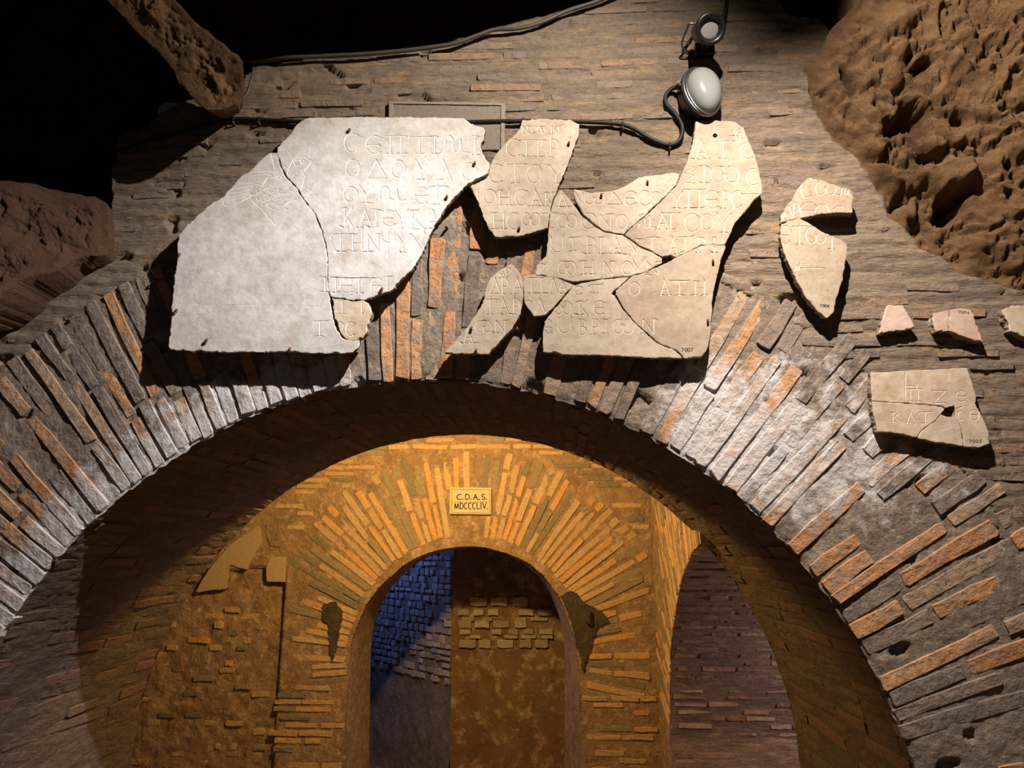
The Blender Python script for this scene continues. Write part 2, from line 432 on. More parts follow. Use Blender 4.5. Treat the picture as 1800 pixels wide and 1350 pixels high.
items = []
zc = 0.05; row = 0
while zc < 4.2:
    th = random.uniform(0.034, 0.044); pitch = th + random.uniform(0.014, 0.022)
    x = x0 + random.uniform(0, .3)
    while x < x1:
        L = random.uniform(0.14, 0.34)
        c = np.array([[x + L / 2, zc]]); ends = np.array([[x, zc], [x + L, zc]])
        r = math.hypot(c[0][0] - ACX, zc - ACZ)
        pxy = project((x + L / 2, YF, zc))
        if inside(ends, WPOLY).all() and inside(c, WPOLY).all() and (r > AR + 0.74 if zc > ACZ else abs(c[0][0] - ACX) > AR + L / 2) and random.random() < 0.62 and -150 < pxy[0] < 1950 and -150 < pxy[1] < 1500:
            y = float(wf_y(c[0][0], zc))
            items.append(((c[0][0], YF + 0.025 - random.uniform(-0.003, 0.006), zc), (1, 0, 0), (0, -1, 0), L, th, 0.05))
        x += L + random.uniform(0.015, 0.05)
    zc += pitch; row += 1
random.shuffle(items)
place(items, wall_front, M_WALL, cap=298)

# arch ring on the face: polar grid, radial bricks
RING = 0.80
def ring_y(th, r):
    s_ = th * (AR + .3)
    return YF - 0.001 + 0.0085 * fbm(s_ * 12, r * 5, 3, 4, 11) + 0.005 * fbm(s_ * 50, r * 30, 3, 3, 12) + np.where(vnoise(s_ * 11, r * 9, 3, 14) > 0.76, 0.022, 0.0)
def ring_r(th):
    return AR + 0.010 * fbm(th * 60, 0, 0, 3, 21) + 0.006 * fbm(th * 6, 0, 0, 2, 22)
ths = np.radians(np.arange(-8, 188.2, 0.30)); rs = np.linspace(0, 1, 74)
T, Rr = np.meshgrid(ths, rs, indexing='ij')
re = ring_r(T); ro = AR + RING + 0.04 * vnoise(T * 9, 0, 0, 31)
RR = re + (ro - re) * Rr
Yv = ring_y(T, RR)
Yv = np.where(Rr < 1.5 / 73, Yv + 0.006, Yv); Yv = np.where(Rr > 0.975, Yv + 0.03, Yv)
V = np.c_[(ACX + np.cos(T) * RR).ravel(), Yv.ravel(), (ACZ + np.sin(T) * RR).ravel()]
keepv = inside(np.c_[V[:, 0], V[:, 2]], WPOLY)
nT, nR = T.shape; idx = np.arange(nT * nR).reshape(nT, nR)
q = np.stack([idx[:-1, :-1], idx[:-1, 1:], idx[1:, 1:], idx[1:, :-1]], -1).reshape(-1, 4)
q = q[keepv[q].all(1)]
trim_1 = mobj('trim_1', V, q.tolist(), M_RINGM, None, True)
tag(trim_1, 'ring of radial bricks framing the big arch opening', kind='structure')
items = []
th = radians(-6)
while th < radians(186):
    tk = random.uniform(0.048, 0.066); gap = random.uniform(0.010, 0.018)
    dth = (tk + gap) / (AR + 0.30); r = AR + random.uniform(0.004, 0.02)
    while r < AR + RING - 0.05:
        L = random.choice((0.22, 0.28, 0.34, 0.42, 0.50, 0.56)) * random.uniform(0.9, 1.1)
        L = min(L, AR + RING + 0.02 - r)
        if L > 0.07:
            rc = r + L / 2; c = (ACX + cos(th) * rc, YF + 0.021 - random.uniform(-0.002, 0.006), ACZ + sin(th) * rc)
            e = [(ACX + cos(th) * k, ACZ + sin(th) * k) for k in (r, r + L)]
            px, py = project(c)
            if inside(np.array(e), WPOLY).all() and random.random() < 0.88 and -120 < px < 1920 and py < 1500:
                items.append((c, (cos(th), 0, sin(th)), (0, -1, 0), L, tk, 0.05))
        r += L + random.uniform(0.015, 0.04)
    th += dth
random.shuffle(items)
place(items, trim_1, M_RING, cap=298)

# intrados
def intr_r(th, y):
    f = (y - YF) / (YR - YF)
    base = ring_r(th) * (1 - min(1, 1)) if False else None
    return None
ys = np.linspace(YF - 0.002, YR, 100)
T, Yy = np.meshgrid(ths[::1], ys, indexing='ij')
k = np.clip((Yy - YF) / 0.12, 0, 1)
Ri = ring_r(T) * (1 - k) + k * (AR + 0.010 * fbm(T * 30, Yy * 5, 0, 4, 41) + 0.004 * fbm(T * 90, Yy * 30, 0, 2, 42))
V = np.c_[(ACX + np.cos(T) * Ri).ravel(), Yy.ravel(), (ACZ + np.sin(T) * Ri).ravel()]
nT, nR = T.shape; idx = np.arange(nT * nR).reshape(nT, nR)
q = np.stack([idx[:-1, :-1], idx[1:, :-1], idx[1:, 1:], idx[:-1, 1:]], -1).reshape(-1, 4)
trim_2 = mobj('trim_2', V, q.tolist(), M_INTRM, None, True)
tag(trim_2, 'curved brick underside of the big arch', kind='structure')
items = []
th = radians(4)
while th < radians(176):
    tk = random.uniform(0.042, 0.056); gap = random.uniform(0.012, 0.020)
    y = YF + 0.02 + random.uniform(0, .05)
    while y < YR - 0.1:
        L = min(random.uniform(0.22, 0.50), YR - 0.01 - y)
        if random.random() < 0.9:
            R0 = AR + 0.025 - random.uniform(-0.003, 0.005)
            items.append(((ACX + cos(th) * R0, y + L / 2, ACZ + sin(th) * R0), (0, 1, 0), (-cos(th), 0, -sin(th)), L, tk, 0.05))
        y += L + random.uniform(0.012, 0.03)
    th += (tk + gap) / AR
random.shuffle(items)
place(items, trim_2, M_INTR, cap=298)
# straight jambs below the springing and the rear face of this thick wall
def plain(name, V, F, mat, label=None, parent=None, kind='structure'):
    o = mobj(name, V, F, mat, parent); tag(o, label, kind=kind); return o
V = []; F = []
n = 90
for i in range(n + 1):
    a = pi * i / n; V.append((ACX + cos(a) * AR, YR, ACZ + sin(a) * AR))
    ox = ACX + (4.6 if cos(a) > 0 else -4.6) * min(1, abs(cos(a)) * 1.4142); oz = ACZ + 3.6 * min(1, sin(a) * 1.4142)
    V.append((ox, YR, oz))
for i in range(n): F.append((2 * i, 2 * i + 1, 2 * i + 3, 2 * i + 2))
for s_ in (1, -1):
    b = len(V); xx = ACX + s_ * AR
    V += [(xx, YR, -0.6), (ACX + s_ * 4.6, YR, -0.6), (ACX + s_ * 4.6, YR, ACZ), (xx, YR, ACZ), (xx, YF, -0.6), (xx, YF, ACZ)]
    F += [(b, b + 1, b + 2, b + 3), (b, b + 3, b + 5, b + 4)]
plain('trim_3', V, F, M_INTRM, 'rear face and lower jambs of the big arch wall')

# ================================================================== BACK ROOM (amber light)
DOORF = [(604, 1480), (606, 1340), (607, 1276), (612, 1190), (618, 1128), (630, 1095), (644, 1063), (664, 1036), (689, 1012), (709, 994), (733, 980), (755, 971), (778, 965), (807, 961), (832, 960), (852, 962), (890, 972), (926, 988), (955, 1012), (982, 1048), (996, 1080), (1010, 1122), (1019, 1172), (1021, 1246), (1024, 1350), (1026, 1480)]
DOORR = [(648, 1480), (649, 1350), (650, 1260), (651, 1190), (652, 1140), (655, 1112), (662, 1082), (671, 1060), (690, 1030), (712, 1007), (733, 990), (755, 978), (780, 969), (807, 964), (832, 963), (855, 965), (890, 975), (922, 992), (948, 1014), (970, 1048), (982, 1078), (992, 1118), (993, 1172), (993, 1246), (992, 1350), (992, 1480)]
DF = densify(np.array([(at(*p, YB)[0], at(*p, YB)[2]) for p in DOORF]), 0.03, closed=False)
YD = 6.85
DFp = np.array([(at(*p, YB)[0], at(*p, YB)[2]) for p in DOORF]); DRp = np.array([(at(*p, YD)[0], at(*p, YD)[2]) for p in DOORR])
DOORPOLY = np.vstack([DF, [(DF[-1][0], -0.1), (DF[0][0], -0.65)]])
DCX, DCZ = at(820, 1160, YB)[0], at(820, 1160, YB)[2]
DR_, DRO = 199 / FPX * YB, 346 / FPX * YB
XC = at(1151, 1100, YB)[0]                       # corner with the right side wall
XL = -4.2
def bk_keep(P): return ~inside(P, DOORPOLY)
def bk_snap(P):
    _, q = segdist(P, DF[:-1], DF[1:]); return q
def bk_y(x, z):
    y = YB + 0.006 * fbm(x * 6, z * 14, 0, 4, 51) + 0.004 * fbm(x * 30, z * 40, 0, 3, 52)
    xl = at(497, 1100, YB)[0]
    y = y + np.where((x < xl) & (z < at(497, 1000, YB)[2] + 0.03 * vnoise(x * 9, 0, 0, 4)), 0.045 + 0.020 * fbm(x * 14, z * 14, 0, 4, 53), 0)
    return y
def bk_surf(P): return np.c_[P[:, 0], bk_y(P[:, 0], P[:, 1]), P[:, 1]]
wall_back = clip_grid(np.arange(XL, XC + 0.03, 0.018), np.arange(-0.62, 3.7, 0.018), bk_keep, bk_snap, bk_surf, None, 'wall_back', M_BACKM)
tag(wall_back, 'amber lit brick back wall with its own small arch', kind='structure')
# reveal of the small arch
rd = 24; DFi = DFp; V = []; F = []
DFd = densify(DFp, 1, closed=False) if False else DFp
for i in range(len(DFp)):
    for j in range(7):
        f = j / 6; p = DFp[i] * (1 - f) + DRp[i] * f
        V.append((p[0] + random.uniform(-.003, .003), YB + (YD - YB) * f, p[1] + random.uniform(-.003, .003)))
for i in range(len(DFp) - 1):
    for j in range(6): F.append((i * 7 + j, i * 7 + j + 1, (i + 1) * 7 + j + 1, (i + 1) * 7 + j))
o = mobj('trim_4', V, F, M_BACKM, None, True); tag(o, 'side reveals of the small inner arch', kind='structure')
# rear of that wall
V = []; F = []
for p in DRp:
    V.append((p[0], YD, p[1])); a = math.atan2(p[1] - DCZ, p[0] - DCX)
    V.append((DCX + 3.5 * (1 if p[0] > DCX else -1) * min(1, abs(p[0] - DCX) / 0.75), YD, EYE + 2.0 if p[1] > DCZ + .3 else p[1]))
for i in range(len(DRp) - 1): F.append((2 * i, 2 * i + 1, 2 * i + 3, 2 * i + 2))
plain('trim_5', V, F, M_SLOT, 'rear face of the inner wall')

items = []
th = radians(-14)
while th < radians(194):                             # voussoirs round the small arch
    tk = random.uniform(0.046, 0.060); gap = random.uniform(0.010, 0.018)
    base = DR_ + 0.012
    for (sx, sz) in [(0, 0)]:
        r = base + random.uniform(0, .02)
        if th < 0 or th > pi: r = DR_ + 0.02
        end = DRO + random.uniform(-.05, .05)
        while r < end - 0.06:
            L = min(random.choice((0.18, 0.28, 0.36, 0.46, 0.60)), end - r)
            rc = r + L / 2; cx, cz = DCX + cos(th) * rc, DCZ + sin(th) * rc
            e = np.array([(DCX + cos(th) * (r - .0), DCZ + sin(th) * r), (cx, cz)])
            sg = project((cx, YB, cz))
            on_sign = 780 < sg[0] < 875 and 846 < sg[1] < 914
            if not inside(e, DOORPOLY).any() and not on_sign and not (project((DCX + cos(th) * (r + L), YB, cz))[0] < 503 and sg[1] > 985) and DCX + cos(th) * (r + L) < XC - .01 and L > .05:
                items.append(((cx, YB + 0.022 - random.uniform(-0.001, 0.008), cz), (cos(th), 0, sin(th)), (0, -1, 0), L, tk * (0.72 + 0.34 * (rc - DR_) / (DRO - DR_) * 1.3), 0.05))
            r += L + random.uniform(0.01, 0.03)
    th += (tk + gap) / (DR_ + 0.30)
ringitems = items
trim_6 = empty('trim_6', (0, 0, 0)); tag(trim_6, 'fan of amber lit bricks round the small inner arch', kind='structure')
place(ringitems, trim_6, M_BACK, cap=298)
items = []
zc = -0.05
while zc < EYE + 1.15:
    tk = random.uniform(0.034, 0.046); pitch = tk + random.uniform(0.014, 0.024)
    x = XL + 0.4 + random.uniform(0, .2)
    while x < XC - 0.12:
        L = random.uniform(0.12, 0.30); L = min(L, XC - 0.01 - x); cx = x + L / 2
        px, py = project((cx, YB, zc))
        r = math.hypot(cx - DCX, zc - DCZ)
        fan = r < DRO + 0.04 + L / 2 * abs(cx - DCX) / max(r, .01) and zc > DCZ - 0.22
        e = np.array([(x, zc), (x + L, zc), (cx, zc)])
        ok = not inside(e, DOORPOLY).any() and not fan and 180 < px < 1170 and py < 1400
        rr = math.hypot((px - 815), (py - 1357)) ; ok = ok and rr < 640
        left = px < 497
        p = 0.42 if left else (0.75 if cx > DCX else 0.7)
        if ok and L > .05 and random.random() < p:
            if left: L2 = L * random.uniform(.4, .8); items.append(((cx, YB + 0.075 - random.uniform(-0.005, 0.02), zc), (1, 0, 0), (0, -1, 0), L2, tk * random.uniform(.9, 1.3), 0.06))
            else: items.append(((cx, YB + 0.019 - random.uniform(-0.002, 0.006), zc), (1, 0, 0), (0, -1, 0), L, tk, 0.05))
        x += L + random.uniform(0.012, 0.04)
    zc += pitch
random.shuffle(items)
place(items, wall_back, M_BACK, cap=298)

# right side wall with an arched opening, seen edge on; its far jamb makes the dark niche
ARCHR = [(1179, 1480), (1179, 1350), (1178, 1300), (1178, 1245), (1178.5, 1215), (1179, 1183), (1180, 1150), (1181, 1122), (1187, 1086), (1189, 1069), (1194, 1039), (1203, 1005), (1214, 980), (1235, 955)]
AP = [atX(px, py, XC) for px, py in ARCHR]
prof = [(p[1], p[2]) for p in AP]
ya, za = prof[-1]
ysp, zsp = prof[4]
prof = [(ysp + 0.0, -0.65)] + prof[2:]
# beyond the crown: mirrored towards the viewer
yc_mid = ya - 0.32
full = list(prof) + [(ya - 0.06, za + 0.02), (ya - 0.2, za + 0.05), (min(ya - 0.3, YR + 0.02), za + 0.05)]
full = [(max(y, YR - 0.02), z) for y, z in full]
APOLY = np.array(full + [(YR - 0.02, -0.65)])
ss = np.arange(YR, YB + 0.02, 0.02); zz = np.arange(-0.62, 3.7, 0.02)
def rs_keep(P): return ~inside(P, APOLY)
def rs_snap(P):
    _, q = segdist(P, APOLY[:-2], APOLY[1:-1]); return q
def rs_surf(P): return np.c_[XC + 0.010 * fbm(P[:, 0] * 10, P[:, 1] * 10, 0, 4, 61), P[:, 0], P[:, 1]]
wall_right = clip_grid(ss, zz, rs_keep, rs_snap, rs_surf, None, 'wall_right', M_BACKM)
tag(wall_right, 'right side wall of the amber room, arched opening seen edge on', kind='structure')
items = []
scy, scz = ysp - 1.15, zsp
# radial bricks following the opening's edge
pl = densify(np.array(prof[1:]), 0.052, closed=False)
for i in range(1, len(pl) - 1):
    tdir = pl[i + 1] - pl[i - 1]; tdir = tdir / np.hypot(*tdir); nrm = np.array([tdir[1], -tdir[0]])
    if nrm[0] < 0: nrm = -nrm
    if nrm[1] < 0.10: nrm = np.array([0.98, 0.22]); nrm /= np.hypot(*nrm)
    r = 0.012
    while r < 0.95:
        L = random.choice((0.2, 0.3, 0.42)); c = pl[i] + nrm * (r + L / 2); e = pl[i] + nrm * (r + L)
        if e[0] > YB - 0.01: break
        if random.random() < .9:
            items.append(((XC + 0.025 + random.uniform(-.008, .002), c[0], c[1]), (0, nrm[0], nrm[1]), (-1, 0, 0), L, 0.036, 0.05))
        r += L + 0.02
place(items, wall_right, M_BACK, cap=298)
# niche body
V = []; F = []; NX = 8
fp = densify(np.array(full), 0.05, closed=False)
for (y, z) in fp:
    for j in range(NX + 1):
        f = j / NX; V.append((XC + 2.2 * f, y + 0.006 * random.uniform(-1, 1) * (j > 0), z + 0.006 * random.uniform(-1, 1) * (j > 0)))
for i in range(len(fp) - 1):
    for j in range(NX): a = i * (NX + 1) + j; F.append((a, a + 1, a + NX + 2, a + NX + 1))
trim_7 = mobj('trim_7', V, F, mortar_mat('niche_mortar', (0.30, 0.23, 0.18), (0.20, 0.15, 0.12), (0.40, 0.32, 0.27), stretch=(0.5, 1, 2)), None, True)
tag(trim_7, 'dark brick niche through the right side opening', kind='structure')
items = []
zc = 0.0; ymax = prof[1][0]
while zc < za:
    tk = random.uniform(0.030, 0.040)
    # surface y at this height
    yy = max([y for (y, z) in prof if abs(z - zc) < 0.12] or [prof[1][0]]) if zc > prof[3][1] else ymax
    cand = [(abs(z - zc), y) for (y, z) in densify(np.array(prof), 0.02, closed=False)]; yy = min(cand)[1]
    x = XC + 0.02 + random.uniform(0, .05)
    while x < XC + 1.35:
        L = random.uniform(0.10, 0.26)
        if random.random() < 0.72:
            items.append(((x + L / 2, yy + 0.025 - random.uniform(0.0, 0.006), zc), (1, 0, 0), (0, -1, 0), L, tk, 0.05))
        x += L + random.uniform(.01, .03)
    zc += tk + random.uniform(.013, .02)
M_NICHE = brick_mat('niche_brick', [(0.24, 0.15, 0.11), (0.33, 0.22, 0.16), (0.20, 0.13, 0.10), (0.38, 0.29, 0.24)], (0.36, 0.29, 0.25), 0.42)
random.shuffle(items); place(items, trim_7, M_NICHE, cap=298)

# far chamber seen through the small arch
YI = 7.42
cA = at(794, 1150, YI); XK = cA[0]
def grid_wall(name, p0, p1, z0, z1, mat, label, amp=0.01, seed=70, step=0.03):
    d = np.array(p1) - np.array(p0); L = np.hypot(*d); d = d / L; nn = np.array([d[1], -d[0]])
    us = np.arange(0, L + step, step); vs = np.arange(z0, z1, step)
    U, Vv = np.meshgrid(us, vs, indexing='ij'); n_ = amp * fbm(U * 6, Vv * 6, seed, 4, seed)
    V = np.c_[(p0[0] + d[0] * U + nn[0] * n_).ravel(), (p0[1] + d[1] * U + nn[1] * n_).ravel(), Vv.ravel()]
    a, b = U.shape; idx = np.arange(a * b).reshape(a, b)
    q = np.stack([idx[:-1, :-1], idx[1:, :-1], idx[1:, 1:], idx[:-1, 1:]], -1).reshape(-1, 4)
    o = mobj(name, V, q.tolist(), mat, None, True); tag(o, label, kind='structure'); return o, d, nn
w1, d1, n1 = grid_wall('wall_inner', (XK, YI), (XK + 2.4, YI), -0.6, 3.4, M_PLAST, 'brown plastered wall in the far chamber with rows of pale blocks', 0.014)
pL = at(600, 1150, 9.2)
w2, d2, n2 = grid_wall('wall_left', (XK, YI), (pL[0], pL[1]), -0.6, 3.6, mortar_mat('rubble_mortar', (0.30, 0.27, 0.26), (0.20, 0.18, 0.18), (0.38, 0.35, 0.34)), 'rubble wall in the far chamber washed by blue light', 0.02, 75)
items = []
py = 1056
for r_, (py, hh) in enumerate([(1057, 15), (1076, 11), (1088, 6), (1097, 12), (1110, 9), (1119, 6), (1131, 14)]):
    px = 800 + random.uniform(0, 12)
    while px < 962:
        wv = random.uniform(16, 30)
        lim = 1046 + max(0, (px - 870)) ** 1.5 * 0.04
        if random.random() < .88 and py > lim:
            a = at(px, py, YI); b = at(px + wv, py, YI)
            items.append((((a[0] + b[0]) / 2, YI + 0.0 - random.uniform(0, .012), a[2]), (1, 0, 0), (0, -1, 0), b[0] - a[0], hh / FPX * YI, 0.05))
        px += wv + random.uniform(5, 14)
place(items, w1, M_BLOCK, name='stone_block')
items = []
zc = EYE - 1.2
M_RUB = brick_mat('rubble_stone', [(0.44, 0.40, 0.42), (0.32, 0.29, 0.31), (0.52, 0.48, 0.49), (0.37, 0.33, 0.34)], (0.28, 0.25, 0.25), 0.25)
while zc < EYE + 0.25:
    tk = random.uniform(0.035, 0.06); u = 0.02
    while u < 1.9:
        L = random.uniform(0.05, 0.13)
        c = (XK + d2[0] * (u + L / 2), YI + d2[1] * (u + L / 2), zc)
        if random.random() < .8:
            items.append((c, (d2[0], d2[1], 0), (-n2[0] if n2[1] > 0 else n2[0], -n2[1] if n2[1] > 0 else n2[1], 0), L, tk * random.uniform(.8, 1.4), 0.05))
        u += L + random.uniform(.015, .04)
    zc += tk + random.uniform(.014, .022)
place(items, w2, M_RUB, name='stone', cap=298)

# floor, room shells out of view
plain('floor', [(-6, -4, -0.6), (6, -4, -0.6), (6, 12, -0.6), (-6, 12, -0.6)], [(0, 1, 2, 3)], M_PLAST, 'dark earth floor')
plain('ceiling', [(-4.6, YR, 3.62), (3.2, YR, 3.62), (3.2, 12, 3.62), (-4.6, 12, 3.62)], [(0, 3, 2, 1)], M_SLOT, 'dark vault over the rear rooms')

# ================================================================== TUFA ROCK
def rock_px(name, poly, Yf, amp, mat, label, step=6.0, freq=2.2, skirt=0.4, taper=0.25, seed=80, cat='rock', kind='structure', oct=6, gain=0.55, holes=()):
    poly = densify(np.array(poly, float), 14, 3.0, seed)
    mn, mx = poly.min(0), poly.max(0); cxy = poly.mean(0)
    def keep(P): return inside(P, poly)
    def snap(P): return segdist(P, poly, np.roll(poly, -1, 0))[1]
    B = np.roll(poly, -1, 0)
    def surf(P):
        Yv = np.array([Yf(a, b) for a, b in P])
        W = np.array([at(a, b, y) for (a, b), y in zip(P, Yv)])
        de, _ = segdist(P, poly[::2], np.roll(poly[::2], -1, 0)); k = np.clip(de / 40.0, 0.15, 1)
        n_ = fbm(W[:, 0] * freq, W[:, 1] * freq, W[:, 2] * freq, oct, seed, gain)
        rid = 1 - np.abs(fbm(W[:, 0] * freq * 2.3, W[:, 1] * freq * 2.3, W[:, 2] * freq * 2.3, 5, seed + 9, 0.6)) * 2.2
        dd = amp * k * (1.0 * n_ - 0.35 * np.clip(rid, 0, 1) ** 3)
        W[:, 1] -= dd
        W[:, 2] += 0.3 * amp * k * fbm(W[:, 0] * freq * 2, 5, W[:, 2] * freq * 2, 4, seed + 3)
        for hx, hy, hr, hd, st, an in holes:
            ux = (P[:, 0] - hx); uy = (P[:, 1] - hy); ca, sa = cos(an), sin(an)
            a_, b_ = (ca * ux + sa * uy) / (hr * st), (-sa * ux + ca * uy) / hr
            m_ = np.clip(1.3 - np.hypot(a_, b_) - 0.5 * fbm(P[:, 0] / 14, P[:, 1] / 14, 0, 3, 7), 0, 1)
            W[:, 1] += hd * np.clip(m_ * 2.2, 0, 1)
        return W
    cw = np.array(at(cxy[0], cxy[1], Yf(*cxy)))
    def sk(p): return (p[0] + (cw[0] - p[0]) * taper, p[1] + skirt, p[2] + (cw[2] - p[2]) * taper)
    o = clip_grid(np.arange(mn[0] - step, mx[0] + step * 2, step), np.arange(mn[1] - step, mx[1] + step * 2, step), keep, snap, surf, sk, name, mat)
    return tag(o, label, cat, kind=kind)

RT = [(2300, 760), (2000, 640), (1850, 560), (1790, 530), (1735, 512), (1685, 490), (1640, 468), (1605, 450), (1585, 415), (1550, 395), (1535, 350), (1510, 318), (1495, 290), (1455, 262), (1440, 235), (1425, 212), (1415, 180), (1406, 152), (1412, 118), (1440, 96), (1455, 60), (1474, 38), (1500, 10), (1500, -80), (1700, -260), (2300, -260)]
def rt_y(px, py):
    d = max(0.0, (px - 1425) * 0.66 - (py - 212) * 0.72)
    return 3.08 - min(0.95, d / 560.0 * 0.85)
rock_px('wall_right', RT, rt_y, 0.15, M_TUFA, 'rough brown tufa rock face at the upper right', step=5.0, freq=3.0, skirt=0.35, taper=0.05, seed=83,
        holes=[(1612, 205, 22, 0.22, 1.3, -0.5), (1570, 222, 13, 0.15, 1.6, -0.7), (1690, 350, 20, 0.20, 1.7, -1.1), (1722, 315, 18, 0.16, 1.2, -.7), (1632, 108, 12, 0.10, 1.7, -.4), (1488, 150, 9, 0.10, 2.2, 1.0), (1785, 275, 9, .08, 1.2, 0), (1640, 268, 9, .09, 1.5, -.6), (1782, 333, 8, .08, 1, 0), (1700, 185, 7, .08, 2.4, -.3)])
LR = [(-400, 330), (0, 318), (50, 322), (117, 339), (167, 346), (188, 358), (191, 385), (190, 415), (186, 448), (140, 452), (100, 476), (40, 490), (-10, 520), (-400, 640)]
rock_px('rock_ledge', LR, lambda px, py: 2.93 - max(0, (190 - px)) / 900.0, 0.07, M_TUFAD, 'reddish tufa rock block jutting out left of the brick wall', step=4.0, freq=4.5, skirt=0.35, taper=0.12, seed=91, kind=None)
LR2 = [(-400, 560), (-400, 420), (60, 470), (100, 462), (185, 440), (170, 465), (100, 505), (0, 560), (-200, 640)]
rock_px('rock_rubble', LR2, lambda px, py: 3.10, 0.05, M_TUFAD, 'dark crumbled tufa wedged between the left rock block and the arch bricks', step=4.0, freq=6, skirt=0.3, taper=0.05, seed=95, kind=None)
BM = [(160, -60), (187, 0), (213, 27), (240, 58), (273, 87), (300, 118), (313, 147), (333, 167), (353, 187), (375, 194), (393, 192), (418, 180), (430, 165), (429, 140), (427, 107), (395, 78), (355, 48), (325, 18), (307, 0), (270, -70)]
rock_px('rock_ledge', BM, lambda px, py: 2.74 + (py - 190) / 190.0 * 0.16, 0.05, M_TUFA, 'brown tufa spur pointing down right from the upper left corner', step=3.0, freq=5.5, skirt=0.22, taper=0.35, seed=97, kind=None)
# hollow behind the wall top, left void and small hollow at the right
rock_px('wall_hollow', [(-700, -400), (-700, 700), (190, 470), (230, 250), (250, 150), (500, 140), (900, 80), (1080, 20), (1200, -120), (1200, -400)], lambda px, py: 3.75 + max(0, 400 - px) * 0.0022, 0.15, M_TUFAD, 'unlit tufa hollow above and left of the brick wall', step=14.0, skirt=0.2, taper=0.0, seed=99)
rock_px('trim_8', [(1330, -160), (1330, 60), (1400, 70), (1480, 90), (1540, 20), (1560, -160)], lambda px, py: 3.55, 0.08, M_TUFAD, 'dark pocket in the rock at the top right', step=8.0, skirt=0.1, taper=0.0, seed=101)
# light blocker added above the frame: its lower edge shades the wall top
def lip(name, bound, Yl, label, thick=0.22):
    P = []
    for px, py in bound:
        q = Vector(at(px, py, YF)); L = Vector(KEY); f = (Yl - L.y) / (q.y - L.y); P.append(L + (q - L) * f)
    V = []; F = []; n = len(P)
    for i, p in enumerate(P):
        for y, dz in ((0, 0), (thick * .5, 0.03), (thick, 0.10)):
            V.append((p.x, Yl + y, p.z + dz))
        V.append((p.x, Yl + thick * 1.3, 5.6)); V.append((p.x, Yl - 0.10, 5.6)); V.append((p.x, Yl - .05, p.z + .3))
    for i in range(n - 1):
        for j in range(6):
            a = i * 6 + j; b = i * 6 + (j + 1) % 6; F.append((a, a + 6, b + 6, b))
    F.append(tuple(range(6))); F.append(tuple(reversed(range((n - 1) * 6, n * 6))))
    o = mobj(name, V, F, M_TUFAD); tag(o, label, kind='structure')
lip('trim_9', [(405, -320), (418, -60), (432, 60), (450, 118), (500, 109), (600, 102), (700, 93), (780, 77), (870, 51), (960, 27), (1050, 3), (1110, -70), (1140, -180)], 2.2, 'added unseen light-blocking lip above the wall')
lip('trim_10', [(1325, -190), (1345, -60), (1370, 10), (1400, 32), (1440, 28), (1470, 40), (1500, 10), (1500, -190)], 2.2, 'small added unseen light-blocking lip at the right')  # second blocker, added to keep the top right pocket dark

